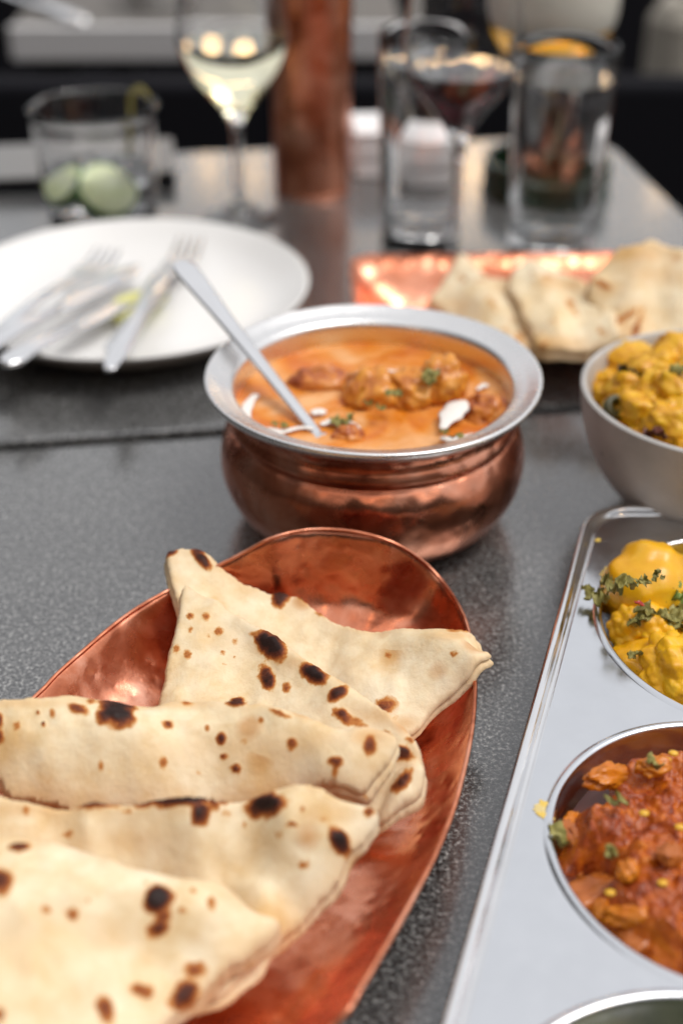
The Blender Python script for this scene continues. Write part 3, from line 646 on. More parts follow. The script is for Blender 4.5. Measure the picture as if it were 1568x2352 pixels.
def knife(label, a, b, g):
    d = b-a; t = thing('table_knife', label, 'knife', tuple(a), group=g); h = a+d*.45
    handle_mesh(a, h, .016, .011, .005, t, a, bow=.0015)
    rows = [(*(h-a), .010, .004), (*(d*.50), .014, .0022), (*(d*.75), .019, .0018), (*(d*.92), .017, .0016), (*d, .004, .0012)]
    r = resample(rows, 24); v, f = loft(r[:, :3], r[:, 3], r[:, 4], seg=14, power=2.4); mk('blade', v, f, M['polished'], t)
gc = 'used cutlery on the white plate'
fork('fork at the left of the plate, handle running off the left edge', P(-40, 800, .033), P(252, 572, .022), gc)
fork('right-hand fork on the plate, its tines just left of the spoon handle', P(250, 850, .031), P(440, 545, .021), gc)
knife('upper of the two knives lying side by side over the left rim of the plate', P(-60, 815, .034), P(315, 610, .020), gc)
knife('lower knife with its handle end jutting over the near left rim of the plate', P(10, 838, .032), P(330, 668, .016), gc)
knife('knife lying just left of the right-hand fork, beside the lime', P(262, 815, .029), P(395, 610, .016), gc)
m_lime = m_food('lime_flesh', [(.3, (.52, .50, .10)), (.6, (.70, .68, .30)), (.8, (.78, .78, .55))], 120, .35, .3, 300, .1)
m_limep = m_food('lime_peel', [(.3, (.38, .36, .02)), (.7, (.55, .50, .06))], 200, .4, .3, 500, 0)
def wedge(label, loc, r, rz, tilt):
    t = thing('lime_wedge', label, 'lime', tuple(loc), rz); t.rotation_euler = (tilt, 0, rz)
    n, m = 12, 16; V = []; F = []
    for i in range(n+1):
        a = -.55+1.1*i/n
        for j in range(m+1):
            b = math.pi*j/m; V.append((r*1.15*math.cos(b), r*math.sin(b)*math.sin(a), r*math.sin(b)*math.cos(a)))
    for i in range(n):
        for j in range(m): F.append((i*(m+1)+j, (i+1)*(m+1)+j, (i+1)*(m+1)+j+1, i*(m+1)+j+1))
    V = np.array(V); V[:, 2] *= -1; V[:, 2] += r
    mk('peel', V, F, m_limep, t)
    V2 = []; F2 = []
    for a in (-.55, .55):
        b0 = len(V2); V2.append((0, 0, r+.0003))
        for j in range(m+1):
            b = math.pi*j/m; V2.append((r*1.12*math.cos(b), r*.97*math.sin(b)*math.sin(a), r-r*.97*math.sin(b)*math.cos(a)))
        for j in range(m): F2.append((b0, b0+1+j, b0+2+j))
    mk('flesh', V2, F2, m_lime, t, smooth=False)
wedge('squeezed yellow-green lime wedge lying among the cutlery on the plate', P(288, 712, .011), .019, .9, 1.2)

# ------------------------------------------------------------------ glasses
def glass_shell(prof_out, prof_in, parent, mat=None, name='glass_body', seg=96):
    v, f = lathe(prof_out+prof_in[::-1], seg); o = fix_normals(mk(name, v, f, mat or M['glass'], parent)); o.data.set_sharp_from_angle(angle=math.radians(50)); return o
def liquid(prof, z1, parent, mat, name):
    """fill below z1 following the inside profile, pushed a hair into the glass"""
    pr = []
    for (r0, z0), (r1, zz1) in zip(prof, prof[1:]):
        if z0 > z1: break
        pr.append((r0, z0))
        if zz1 > z1: pr.append((r0+(r1-r0)*(z1-z0)/(zz1-z0), z1))
    pr = [(r+(.0002 if r > 0 else 0), z-.0002 if i < 2 else z) for i, (r, z) in enumerate(pr)]
    pr.append((0, z1)); v, f = lathe(pr, 96); o = fix_normals(mk(name, v, f, mat, parent)); o.data.set_sharp_from_angle(angle=math.radians(40)); return o
def highball(label, x, y, r0, r1, h, wl):
    t = thing('water_glass', label, 'glass', (x, y, 0), group='tall water glasses')
    out = [(0, .0), (r0-.003, .0), (r0-.0008, .0008), (r0, .003)]+[(r0+(r1-r0)*k/12, .003+(h-.003)*k/12) for k in range(1, 13)]+[(r1-.0004, h+.0006), (r1-.0011, h+.0008)]
    th = .0017; ri = lambda z: r0+(r1-r0)*z/h-th
    inn = [(0, .0155), (r0*.6, .0155), (ri(.018)-.004, .0165), (ri(.02), .020)]+[(ri(.02+(h-.02)*k/12), .02+(h-.02)*k/12) for k in range(1, 13)]
    glass_shell(out, inn, t); liquid(inn, wl, t, M['water'], 'water')
highball('tall glass of water behind the red wine glass', .0565, .905, .0280, .0320, .146, .128)
highball('tall glass of water at the right, in front of the beer', .1470, .882, .0290, .0345, .143, .122)
def stemglass(name, label, x, y, foot, zb, rmax, zmax, rrim, h, wl, mat, lname, cat='wine glass'):
    t = thing(name, label, cat, (x, y, 0))
    out = smooth_prof([(0, 0), (foot*.9, 0), (foot, .0012), (foot*.9, .0030), (foot*.45, .0055), (.007, .0105), (.0040, .020), (.0036, zb*.55), (.0042, zb*.85), (.0075, zb), (rmax*.45, zb+(zmax-zb)*.28), (rmax*.80, zb+(zmax-zb)*.62), (rmax, zmax), (rmax*.985, zmax+(h-zmax)*.3), (rrim, h)], 6)
    inn = smooth_prof([(0, zb+.005), (rmax*.22, zb+.0085), (rmax*.45-.001, zb+(zmax-zb)*.28+.0015), (rmax*.80-.0013, zb+(zmax-zb)*.62+.0008), (rmax-.0013, zmax), (rmax*.985-.0012, zmax+(h-zmax)*.3), (rrim-.0010, h)], 6)
    glass_shell(out, inn, t); liquid(inn, wl, t, mat, lname); return t
stemglass('wine_glass', 'stemmed glass of white wine behind the plate', -.076, .950, .0285, .078, .0395, .128, .034, .185, .130, M['white_wine'], 'white_wine')
stemglass('wine_glass', 'stemmed glass of red wine in front of the left water glass', .0745, .828, .030, .100, .0365, .150, .032, .205, .141, M['red_wine'], 'red_wine')
# beer goblet
bg_ = thing('beer_glass', 'rounded stemmed glass of amber beer with thick pale foam, behind the right water glass', 'beer glass', (.1620, 1.045, 0))
o_ = smooth_prof([(0, 0), (.031, 0), (.033, .0015), (.016, .005), (.0055, .012), (.0048, .05), (.0060, .083), (.018, .0905), (.036, .102), (.0470, .125), (.0480, .15), (.042, .19)], 6)
i_ = smooth_prof([(0, .0900), (.017, .0925), (.0348, .1035), (.0457, .1255), (.0467, .15), (.0408, .19)], 6)
glass_shell(o_, i_, bg_); M['beer_t'] = m_glass('amber_beer_clear', (.85, .42, .04), 1.34)
liquid(i_, .120, bg_, M['beer_t'], 'beer')
fp = [(0, .1202)]+[(r+.0001, z) for r, z in i_ if .1202 < z < .172]; fp += [(0, .173)]
v, f = lathe(fp, 96); fix_normals(mk('foam', v, f, M['foam'], bg_)).data.set_sharp_from_angle(angle=math.radians(50))
# tumbler with cucumber and ice
tb = thing('tumbler', 'wide clear tumbler with ice and cucumber, left behind the plate', 'glass', (-.178, .945, 0))
r0, r1, h = .040, .0465, .086
out = [(0, 0), (r0-.004, 0), (r0-.001, .001), (r0, .004)]+[(r0+(r1-r0)*k/10, .004+(h-.004)*k/10) for k in range(1, 11)]+[(r1-.0012, h+.0008)]
inn = [(0, .010), (r0*.8, .010), (r0-.0022, .014)]+[(r0-.0022+(r1-r0)*k/10, .014+(h-.014)*k/10) for k in range(1, 11)]
glass_shell(out, inn, tb); liquid(inn, .040, tb, M['water'], 'drink')
m_cuc = m_food('cucumber_flesh', [(.3, (.60, .70, .34)), (.6, (.76, .82, .54)), (.8, (.82, .86, .66))], 90, .35, .2, 300, .1)
m_cucskin = m_food('cucumber_skin', [(.3, (.03, .11, .015)), (.7, (.10, .24, .04))], 120, .4, .2, 300, 0)
def cucumber(label, loc, r, th, rt):
    t = thing('cucumber_slice', label, 'cucumber', tuple(loc), group='cucumber in the tumbler'); t.rotation_euler = rt
    v, f = lathe([(0, -th/2), (r*.93, -th/2), (r*.94, th/2), (0, th/2)], 40); fix_normals(mk('flesh', v, f, m_cuc, t, smooth=False))
    v, f = lathe([(r*.93, -th/2-.0002), (r, -th/2), (r, th/2), (r*.93, th/2+.0002)], 40); fix_normals(mk('skin', v, f, m_cucskin, t))
cucumber('large pale cucumber slice leaning in the tumbler', (-.172, .925, .030), .021, .009, (.75, .45, .3))
cucumber('small green-edged cucumber slice at the left side of the tumbler', (-.199, .930, .032), .016, .008, (.6, -.5, -.3))
M['ice'] = m_glass('ice', (1, 1, 1), 1.31)
for lab, lc, sd in (('ice cube at the top of the drink in the tumbler', (-.160, .950, .037), 1), ('ice cube at the back of the tumbler', (-.190, .960, .036), 2)):
    o = lump('ice_cube', lc, (.013, .012, .011), M['ice'], sd+60, .12, 1.5, 3, fine=.02, r=(.3*sd, .5, .2)); tag(o, lab, 'ice', 'ice cubes in the tumbler')
tw = resample([(-.158, .955, .045, .004), (-.152, .948, .075, .0035), (-.150, .945, .092, .004), (-.143, .945, .098, .0045), (-.137, .946, .091, .0035)], 30)
v, f = loft(tw[:, :3]-tw[0, :3], tw[:, 3], tw[:, 3]*.5, up=(0, 1, 0), seg=10)
o = mk('herb_stalk', v, f, m_food('yellow_green_stalk', [(.3, (.20, .17, .03)), (.7, (.42, .36, .10))], 90, .5, .2, 300, 0)); o.location = tw[0, :3]
tag(o, 'curled yellow-green stalk sticking out of the tumbler', 'garnish')
# copper bottle
cb = thing('copper_bottle', 'tall dark copper water bottle standing behind the plate, cut off by the top edge', 'bottle', (-.0235, 1.020, 0))
v, f = lathe(smooth_prof([(0, .0), (.0275, .0), (.0298, .0025), (.0300, .010), (.0312, .10), (.0330, .19), (.0325, .215), (.024, .238), (.0165, .248), (.0165, .258)], 6), 96)
v[:, :2] *= (1+.006*fbm(v*60, 3, 2))[:, None]; fix_normals(mk('body', v, f, M['copper_dark'], cb))
v, f = lathe([(0, .2565), (.0195, .2565), (.0200, .259), (.0200, .278), (.018, .281), (0, .282)], 64); fix_normals(mk('cap', v, f, M['copper_dark'], cb, auto=40))
# napkins, menu, dish
nk = thing('napkin_stack', 'stack of folded white napkins behind the left water glass', 'napkins', (.052, 1.075, 0), .05)
m_nap = simple('white_paper', (.90, .90, .90), .8)
for k in range(6):
    rbox('folded_napkin', random.uniform(-.001, .001), random.uniform(-.001, .001), .086, .06, .0005+k*.0062, .0005+k*.0062+.0058, m_nap, nk, .004, random.uniform(-.01, .01), .0015)
mn = thing('menu_folder', 'flat grey-topped folder with a black edge at the far left of the table', 'menu', (-.262, 1.050, 0), TR)
rbox('cover', 0, 0, .25, .09, .0105, .0135, simple('grey_cover', (.16, .155, .15), .35), mn, .004, bev=.0008); rbox('pages', 0, 0, .246, .088, .0012, .0103, dk, mn, .003, bev=.0008)
rbox('back_cover', 0, 0, .25, .09, .0, .0011, dk, mn, .004, bev=.0003)
gd = thing('glass_dish', 'low dark green glass dish half hidden behind the right water glass', 'dish', (.162, 1.015, 0))
v, f = lathe(smooth_prof([(0, .0), (.047, .0), (.050, .004), (.050, .024), (.0485, .027), (.045, .026), (.044, .012), (.040, .009), (0, .009)], 4), 64)
fix_normals(mk('dish_body', v, f, simple('dark_green_glass', (.012, .03, .012), .12, 0, .6), gd))
# things on the neighbouring table
nb = thing('white_bowl', 'small white bowl on the neighbouring table, top left', 'bowl', (-.235, 1.72, 0))
v, f = lathe(smooth_prof([(0, 0), (.022, 0), (.024, .003), (.042, .03), (.045, .034), (.043, .034), (.02, .008), (0, .006)], 4), 48); fix_normals(mk('bowl_body', v, f, M['plate'], nb))
kp = thing('dessert_knife', 'blurred steel knife lying on the neighbouring table', 'knife', (-.30, 1.60, .004))
handle_mesh(np.array([0, 0, 0.]), np.array([-.09, .12, .0]), .026, .02, .006, kp, np.zeros(3), bow=.002); handle_mesh(np.array([-.09, .12, 0.]), np.array([-.15, .2, .0]), .018, .010, .002, kp, np.zeros(3), name='blade', bow=0)

# ------------------------------------------------------------------ rear copper tray with flatbread
def rear_tray():
    x0, x1, y0, y1 = .006, .275, .688, .795
    t = thing('copper_tray', 'rectangular copper tray of flatbread pieces behind the curry pot', 'tray', ((x0+x1)/2, (y0+y1)/2, 0), .02)
    hx, hy = (x1-x0)/2, (y1-y0)/2
    def ring(ix, z, rad=.014, wob=0):
        pts = []
        for qx, qy, a0 in ((1, 1, 0), (-1, 1, 90), (-1, -1, 180), (1, -1, 270)):
            for k in range(7):
                a = math.radians(a0+15*k); pts.append((qx*(hx-ix-rad)+rad*math.cos(a), qy*(hy-ix-rad)+rad*math.sin(a)))
        out = []
        for i in range(len(pts)):
            a, b = np.array(pts[i]), np.array(pts[(i+1) % len(pts)]); m = max(1, int(np.linalg.norm(b-a)/.006))
            for k in range(m): q = a+(b-a)*k/m; out.append((q[0], q[1], z(q) if callable(z) else z))
        return out
    lv = [ring(.022, .0035), ring(.020, .0045), ring(.013, .011), ring(.006, .019), ring(0, lambda q: .027+.007*max(0, q[1]/hy))]
    n = min(map(len, lv)); lv = [[r[int(k*len(r)/n)] for k in range(n)] for r in lv]
    V = [p for r in lv for p in r]; F = []
    for i in range(len(lv)-1):
        for k in range(n): F.append((i*n+k, i*n+(k+1) % n, (i+1)*n+(k+1) % n, (i+1)*n+k))
    F.append(tuple(range(n)))
    V = np.array(V); V[:, 2] += .0006*fbm(V*50, 2, 4)
    o = fix_normals(mk('dish', V, F, M['copper'], t)); sm = o.modifiers.new('thick', 'SOLIDIFY'); sm.thickness = .0015
rear_tray()
gb = 'flatbread pieces on the rear copper tray'
naan('pale flatbread piece at the left end of the rear copper tray',
 [(985,690,.024),(1010,650,.030),(1050,592,.038),(1090,598,.038),(1120,628,.038),(1175,640,.040),(1225,690,.040),(1262,740,.038),(1245,788,.034),(1190,802,.030),(1120,790,.026),(1080,770,.024),(1030,735,.022)],
 [(1100,690,.034),(1160,740,.034),(1060,660,.032)], spots=[(1085,757,8,7,0,.5),(1180,785,26,8,-20,.3),(1060,640,20,10,30,.22),(1130,700,26,9,50,.24),(1210,720,18,12,0,.24),(1050,700,22,8,10,.2),(1160,760,22,8,-10,.25)], toast=[(1200,790,70,22,.7),(1160,660,50,30,.4)], ridges=[([(1050,610),(1100,690),(1160,780)],.0012,.009),([(1130,640),(1190,720),(1230,780)],-.0012,.009),([(1000,690),(1080,730)],.002,.005)], seed=11, res=.002, T=.005, group=gb, puff=.003)
naan('crumpled flatbread piece in the middle of the rear tray',
 [(1165,650,.044),(1195,606,.048),(1240,598,.050),(1290,622,.050),(1350,650,.050),(1405,705,.048),(1425,765,.044),(1385,797,.038),(1300,802,.036),(1235,795,.036),(1215,760,.038),(1190,700,.042)],
 [(1280,690,.046),(1320,740,.044),(1250,740,.042)], spots=[(1250,790,20,7,-30,.35),(1240,640,26,9,40,.26),(1310,700,30,10,60,.25),(1270,740,18,9,0,.25),(1380,760,20,10,30,.3),(1350,680,18,8,0,.25)], toast=[(1300,650,80,26,.6),(1270,790,80,22,.7)], ridges=[([(1200,640),(1260,720),(1290,790)],.0013,.009),([(1290,640),(1340,720),(1380,790)],.0012,.009),([(1240,620),(1300,700),(1335,790)],-.0012,.009)], seed=12, res=.002, T=.005, group=gb, puff=.003)
naan('tall golden flatbread piece rising at the right end of the rear tray',
 [(1345,660,.054),(1375,612,.062),(1415,570,.070),(1460,566,.072),(1500,546,.076),(1560,566,.074),(1620,600,.070),(1680,660,.062),(1680,760,.048),(1580,790,.042),(1470,790,.040),(1400,775,.042),(1370,720,.046)],
 [(1450,660,.058),(1520,640,.062),(1480,730,.048),(1580,700,.054)], spots=[(1465,745,34,8,-70,.55),(1440,725,30,7,-30,.5),(1380,652,28,7,25,.42)], toast=[(1450,580,110,34,.7),(1500,630,110,30,.5),(1450,740,60,50,.6),(1400,660,60,26,.5)], ridges=[([(1400,600),(1450,680),(1440,780)],.0014,.009),([(1480,560),(1540,660),(1560,780)],.0014,.009),([(1440,580),(1500,680),(1500,790)],-.0014,.009)], seed=13, res=.002, T=.005, group=gb, puff=.003)

# ------------------------------------------------------------------ stoneware bowl of potatoes
BW = np.array([.1780, .5415])
bt = thing('stoneware_bowl', 'speckled grey-beige stoneware bowl of yellow potato at the right edge', 'bowl', (BW[0], BW[1], 0))
v, f = lathe(smooth_prof([(0, .0015), (.026, .0015), (.028, 0), (.031, .0), (.033, .003), (.045, .013), (.0565, .029), (.0638, .048), (.0662, .0640), (.0659, .0662), (.0648, .0667), (.0636, .0660), (.0624, .0620), (.0585, .045), (.051, .027), (.038, .013), (0, .008)], 5), 128)
fix_normals(mk('bowl_body', v, f, M['bowl'], bt))
YEL = [(.28, (.46, .17, .003)), (.42, (.68, .32, .005)), (.58, (.80, .46, .012)), (.75, (.86, .60, .08))]
m_pot = m_food('turmeric_potato', [(.25, (.66, .28, .003)), (.5, (.78, .40, .006)), (.75, (.82, .52, .03))], 34, .30, .14, 240, .15)
_pm = [n for n in m_pot.node_tree.nodes]; _b = m_pot.node_tree.nodes['Principled BSDF']; _src = _b.inputs['Base Color'].links[0].from_socket
_h = N.__new__(N); _h.m = m_pot; _h.t = m_pot.node_tree; _h.n = _h.t.nodes; _h.b = _b; _h.co = _h.n.new('ShaderNodeTexCoord').outputs['Object']; _h.geo = None
_sp = _h.ramp(_h.voro(330), [(.07, .75), (.15, 0.0)]); _sel = _h.ramp(_h.noise(60, 3), [(.50, 0.0), (.58, 1.0)])
_h.put('Base Color', _h.mix(_h.math('MULTIPLY', _sp, _sel), _src, (.16, .08, .01)))
m_pot2 = m_food('turmeric_potato_mash', YEL, 85, .38, .45, 260, .2)
m_caul = m_food('turmeric_cauliflower', [(.25, (.58, .24, .003)), (.5, (.80, .43, .005)), (.75, (.86, .60, .04))], 55, .42, .3, 380, .12)
# spiced bed filling the bowl
def bed(name, R, z0, dome, mat, parent, cx=0, cy=0, seed=0, amp=.004, fr=70, n=70):
    V = [(cx, cy, 0)]; F = []; ns = 150
    for i in range(1, n+1):
        for k in range(ns): a = 2*math.pi*k/ns; r = R*i/n; V.append((cx+r*math.cos(a), cy+r*math.sin(a), 0))
    for k in range(ns): F.append((0, 1+k, 1+(k+1) % ns))
    for i in range(n-1):
        b = 1+i*ns
        for k in range(ns): F.append((b+k, b+ns+k, b+ns+(k+1) % ns, b+(k+1) % ns))
    V = np.array(V); rr = np.hypot(V[:, 0]-cx, V[:, 1]-cy)/R
    q = np.c_[V[:, :2], np.full(len(V), seed*.1)]; w1, _ = worley(q*fr, seed)
    V[:, 2] = z0+dome*(1-rr**2)+amp*(fbm(q*fr*.6, 4, seed)+.8*(.6-w1))*np.clip(1.4-rr, .2, 1)
    o = mk(name, V, F, mat, parent); fix_normals(o); return o
pm = thing('spiced_potato', 'bed of mashed yellow potato lining the stoneware bowl', 'potato', (BW[0], BW[1], .037))
bed('mash', .0600, .006, .010, m_pot2, pm, seed=21, amp=.005, fr=90)
gp = 'yellow potato chunks piled in the stoneware bowl'
k = 0
bsp = [(1440,840,.052,.016),(1500,850,.058,.015),(1560,835,.060,.017),(1395,895,.048,.012),(1450,895,.056,.013),(1510,905,.060,.015),(1570,910,.062,.017),(1420,940,.050,.010),(1475,945,.056,.013),(1540,965,.058,.015),(1500,1000,.050,.011),(1560,1020,.050,.012),(1610,860,.062,.017),(1640,960,.060,.016),(1680,900,.060,.016),(1610,1030,.052,.013),(1475,870,.058,.012),(1535,880,.062,.012)]
PLAB = ['potato chunk at the far left of the bowl, behind the dark spice', 'potato chunk right of the dark spice at the back of the bowl', 'rearmost potato chunk at the picture edge in the stoneware bowl', 'small potato chunk touching the left wall of the stoneware bowl', 'potato chunk right of the dark chilli ring in the bowl', 'potato chunk in the middle of the heap in the stoneware bowl', 'pale potato chunk in the middle right of the bowl at the picture edge', 'little potato chunk just in front of the dark chilli ring', 'potato chunk directly above the dark red spice in the bowl', 'broad potato chunk in front of the middle of the bowl', 'small potato chunk beside the dark red spice near the front wall of the bowl', 'foremost potato chunk against the front wall of the stoneware bowl']+['potato chunk in the hidden right half of the stoneware bowl']*4+['small potato chunk wedged below the dark spice in the bowl', 'small potato chunk on top of the heap in the stoneware bowl']
for (u, vv, z, s) in bsp:
    k += 1; p = P(u, vv, z+.004)
    o = lump('potato_chunk', p, (s*.95, s*.85, s*.70), m_pot2, 100+k, .26, 1.7, 4, r=(random.uniform(-.6, .6), random.uniform(-.6, .6), random.uniform(0, 6)), fine=.16)
    tag(o, PLAB[k-1], 'potato', gp)
for k, (dx, dy, z, s) in enumerate([(.030,.020,.056,.016), (.034,-.016,.055,.016), (.012,-.034,.054,.014), (.040,.004,.054,.014), (.012,.036,.056,.015), (.020,.0,.062,.016)]):
    o = lump('potato_chunk', (BW[0]+dx, BW[1]+dy, z), (s*.95, s*.85, s*.70), m_pot2, 140+k, .26, 1.7, 4, r=(.3*k, .2, k), fine=.16); tag(o, 'potato chunk in the hidden right half of the stoneware bowl', 'potato', gp)
m_chili = m_food('green_chilli_ring', [(.3, (.03, .03, .008)), (.7, (.12, .10, .03))], 120, .35, .2, 300, 0)
def ring_slice(label, loc, r, rt):
    v, f = lathe([(r*.45, -.003), (r*.9, -.003), (r, -.0015), (r, .0015), (r*.9, .003), (r*.45, .003)], 32, True)
    o = fix_normals(mk('chilli_ring', v, f, m_chili)); o.location = loc; o.rotation_euler = rt; return tag(o, label, 'chilli')
ring_slice('dark olive-green chilli ring near the left wall of the stoneware bowl', P(1413, 936, .0585), .0060, (.7, .3, 0))
flake(P(1452, 856, .068), .010, 71, pm, simple('dark_spice', (.02, .015, .01), .5), 'dark_spice', (BW[0], BW[1], .037), .8, .5)
flake(P(1502, 990, .066), .009, 72, pm, simple('dark_red_spice', (.09, .015, .005), .4), 'dark_spice', (BW[0], BW[1], .037), .8, .5)
flake(P(1562, 850, .080), .010, 73, pm, m_herb, 'herb_flake', (BW[0], BW[1], .037))

# ------------------------------------------------------------------ steel compartment tray
TZ = .024
CUPS = [(.1680, .4165, .0635), (.1265, .3000, .0575), (.0955, .1780, .0640)]
tl = np.array([.1125, .5040]); out_pts = [(-.012, .100), (.1125, .5040), (.300, .5010), (.300, .100)]
def round_poly(pts, rads, seg=14):
    out = []; n = len(pts)
    for i in range(n):
        p, a, b = (np.array(pts[j % n], float) for j in (i, i-1, i+1)); r = rads[i]
        u = (a-p)/np.linalg.norm(a-p); w = (b-p)/np.linalg.norm(b-p); ang = math.acos(u@w); dl = r/math.tan(ang/2)
        c = p+(u+w)/np.linalg.norm(u+w)*r/math.sin(ang/2)
        s, e_ = p+u*dl-c, p+w*dl-c; a0 = math.atan2(s[1], s[0]); a1 = math.atan2(e_[1], e_[0]); da = (a1-a0+math.pi) % (2*math.pi)-math.pi
        for k in range(seg+1): out.append(c+r*np.array([math.cos(a0+da*k/seg), math.sin(a0+da*k/seg)]))
    return np.array(out)
opoly = round_poly(out_pts, [.03, .026, .03, .03])
# refine long edges
op2 = []
for i in range(len(opoly)):
    a, b = opoly[i], opoly[(i+1) % len(opoly)]; m = max(1, int(np.linalg.norm(b-a)/.008))
    for k in range(m): op2.append(a+(b-a)*k/m)
opoly = np.array(op2)
TB = np.array([.15, .30, 0])
tt = thing('compartment_tray', 'stainless steel compartment tray of curries in the lower right corner', 'tray', tuple(TB))
def offset(poly, d):
    t = np.roll(poly, -1, 0)-np.roll(poly, 1, 0); t /= np.linalg.norm(t, axis=1)[:, None]; nrm_ = np.c_[-t[:, 1], t[:, 0]]
    s = .5*np.sum(poly[:, 0]*np.roll(poly[:, 1], -1)-np.roll(poly[:, 0], -1)*poly[:, 1])
    return poly+nrm_*d*(1 if s < 0 else -1)
def deck():
    ob = offset(opoly, -.0062); loops = [ob]
    for cx, cy_, r in CUPS: loops.append(np.array([(cx+(r+.0012)*math.cos(2*math.pi*k/96), cy_+(r+.0012)*math.sin(2*math.pi*k/96)) for k in range(96)]))
    vs = []; es = []
    for lp in loops:
        b = len(vs); vs += [Vector(map(float, p)) for p in lp]; es += [(b+k, b+(k+1) % len(lp)) for k in range(len(lp))]
    gx, gy = np.meshgrid(np.arange(-.02, .31, .006), np.arange(.1, .51, .006)); q = np.c_[gx.ravel(), gy.ravel()]
    q = q[inside(q, ob)]; q = q[dist_poly(q, ob) > .003]
    for lp in loops[1:]: q = q[~inside(q, lp)]; q = q[dist_poly(q, lp) > .003]
    vs += [Vector(map(float, p)) for p in q]
    v, _, f, *_ = delaunay_2d_cdt(vs, es, [], 0, 1e-7); xy = np.array([p[:] for p in v]); F = []
    for t in f:
        c = xy[list(t)].mean(0)[None]
        if not inside(c, ob)[0] or any(inside(c, lp)[0] for lp in loops[1:]): continue
        F.append(tuple(t))
    dc = np.minimum.reduce([dist_poly(xy, lp) for lp in loops])
    z = np.full(len(xy), TZ)
    o = mk('deck', np.c_[xy, z]-TB, F, M['steel'], tt, smooth=False); fix_normals(o)
    sm = o.modifiers.new('thick', 'SOLIDIFY'); sm.thickness = .0008; sm.offset = -1 if o.data.polygons[0].normal.z > 0 else 1
deck()
def sweep_ring(poly, prof):
    V = []; F = []; n = len(poly)
    for d, z in prof:
        for p in offset(poly, d): V.append((p[0], p[1], z))
    for i in range(len(prof)-1):
        for k in range(n): F.append((i*n+k, i*n+(k+1) % n, (i+1)*n+(k+1) % n, (i+1)*n+k))
    return np.array(V), F
v, f = sweep_ring(opoly, [(-.0062, TZ), (-.0054, TZ-.0003), (-.0048, TZ-.0006), (-.0042, TZ-.0003), (-.0036, TZ+.0008), (-.0030, TZ+.0020), (-.0022, TZ+.0028), (-.0012, TZ+.0031), (-.0002, TZ+.0028), (.0005, TZ+.0019), (.0006, TZ+.0008), (.0001, TZ-.0002), (-.0010, TZ-.0006)])
fix_normals(mk('rolled_rim', v-TB, f, M['polished'], tt))
for cx, cy_, r in CUPS:
    pr = smooth_prof([(r+.0034, TZ-.0003), (r+.0026, TZ+.0003), (r+.0014, TZ+.0009), (r+.0002, TZ+.0007), (r-.0006, TZ-.0006), (r-.0014, TZ-.006), (r-.0035, .010), (r-.0075, .0045), (r-.014, .0025), (r*.5, .0022), (0, .0022)], 4)
    v, f = lathe(pr, 128); v[:, :2] += (cx, cy_)
    o = fix_normals(mk('compartment', v-TB, f, M['steel'], tt))
# --- cup 1: potato and cauliflower
g1 = 'potato and cauliflower pieces in the upper tray compartment'
def floret(name, loc, size, seed, label, r=(0, 0, 0), sub=5):
    v, f = ico(sub); w1, _ = worley(v*1.9+seed, seed); w2, _ = worley(v*5.5+seed, seed+5)
    d = .80+.42*(1-w1)+.07*(1-w2)+.04*fbm(v*4, 3, seed)
    p = (v*d[:, None]); st = np.clip(-(v[:, 2])-.1, 0, 1); p[:, :2] *= (1-.45*st)[:, None]
    p = p*np.array(size)@rot(*r).T
    o = mk(name, p, f, m_caul); o.location = loc; return tag(o, label, 'cauliflower', g1)
def spud(loc, size, seed, label, r=(0, 0, 0)):
    o = lump('potato_chunk', loc, size, m_pot, seed, .17, 1.35, 4, r=r, fine=.035); return tag(o, label, 'potato', g1)
spud(P(1484,1338,.026), (.0190,.0170,.0155), 201, 'large smooth yellow potato flecked with herbs, at the far side of the upper compartment', (.2,.1,.5))
spud(P(1448,1388,.017), (.0085,.0095,.0100), 202, 'small yellow potato lump tucked below the largest potato', (0,.2,1))
spud(P(1488,1530,.012), (.0145,.0100,.0090), 203, 'pale yellow potato chunk at the near left wall of the upper compartment', (.1,.1,-.35))
spud(P(1540,1450,.009), (.0150,.0140,.0110), 204, 'orange-yellow potato half buried at the middle of the upper compartment', (0,0,.7))
spud(P(1610,1480,.012), (.0180,.0160,.0130), 205, 'potato chunk beyond the right edge of the picture in the upper compartment', (0,0,.2))
floret('cauliflower_floret', P(1450,1450,.015), (.0090,.0100,.0105), 211, 'cauliflower floret at the left of the upper compartment, below the big potato', (.5,-.3,.2))
floret('cauliflower_floret', P(1497,1448,.018), (.0100,.0110,.0105), 212, 'cauliflower floret with a pointed tip in the middle of the upper compartment', (.3,.5,1))
floret('cauliflower_floret', P(1572,1555,.015), (.0175,.0175,.0160), 213, 'big knobbly cauliflower floret at the near right of the upper compartment', (.4,.2,.4), 6)
floret('cauliflower_floret', P(1596,1350,.016), (.015,.015,.014), 214, 'browned cauliflower floret at the right edge behind the big potato', (.4,.2,2))
for k, (x, y, z, r_) in enumerate([(.200,.436,.014,.016), (.205,.405,.014,.015), (.185,.392,.014,.014), (.188,.452,.015,.014)]):
    spud((x, y, z), (r_, r_*.9, r_*.75), 220+k, 'potato chunk beyond the right edge of the picture in the upper compartment', (.2*k, .1, k*1.3))
m_oil = simple('dark_spiced_oil', (.09, .022, .004), .14)
gv = thing('spiced_gravy', 'thin layer of dark spiced oil under the potato and cauliflower', 'gravy', (.168, .4165, .006))
bed('gravy', .0545, .0005, 0, m_oil, gv, seed=31, amp=.0008, fr=60, n=30)
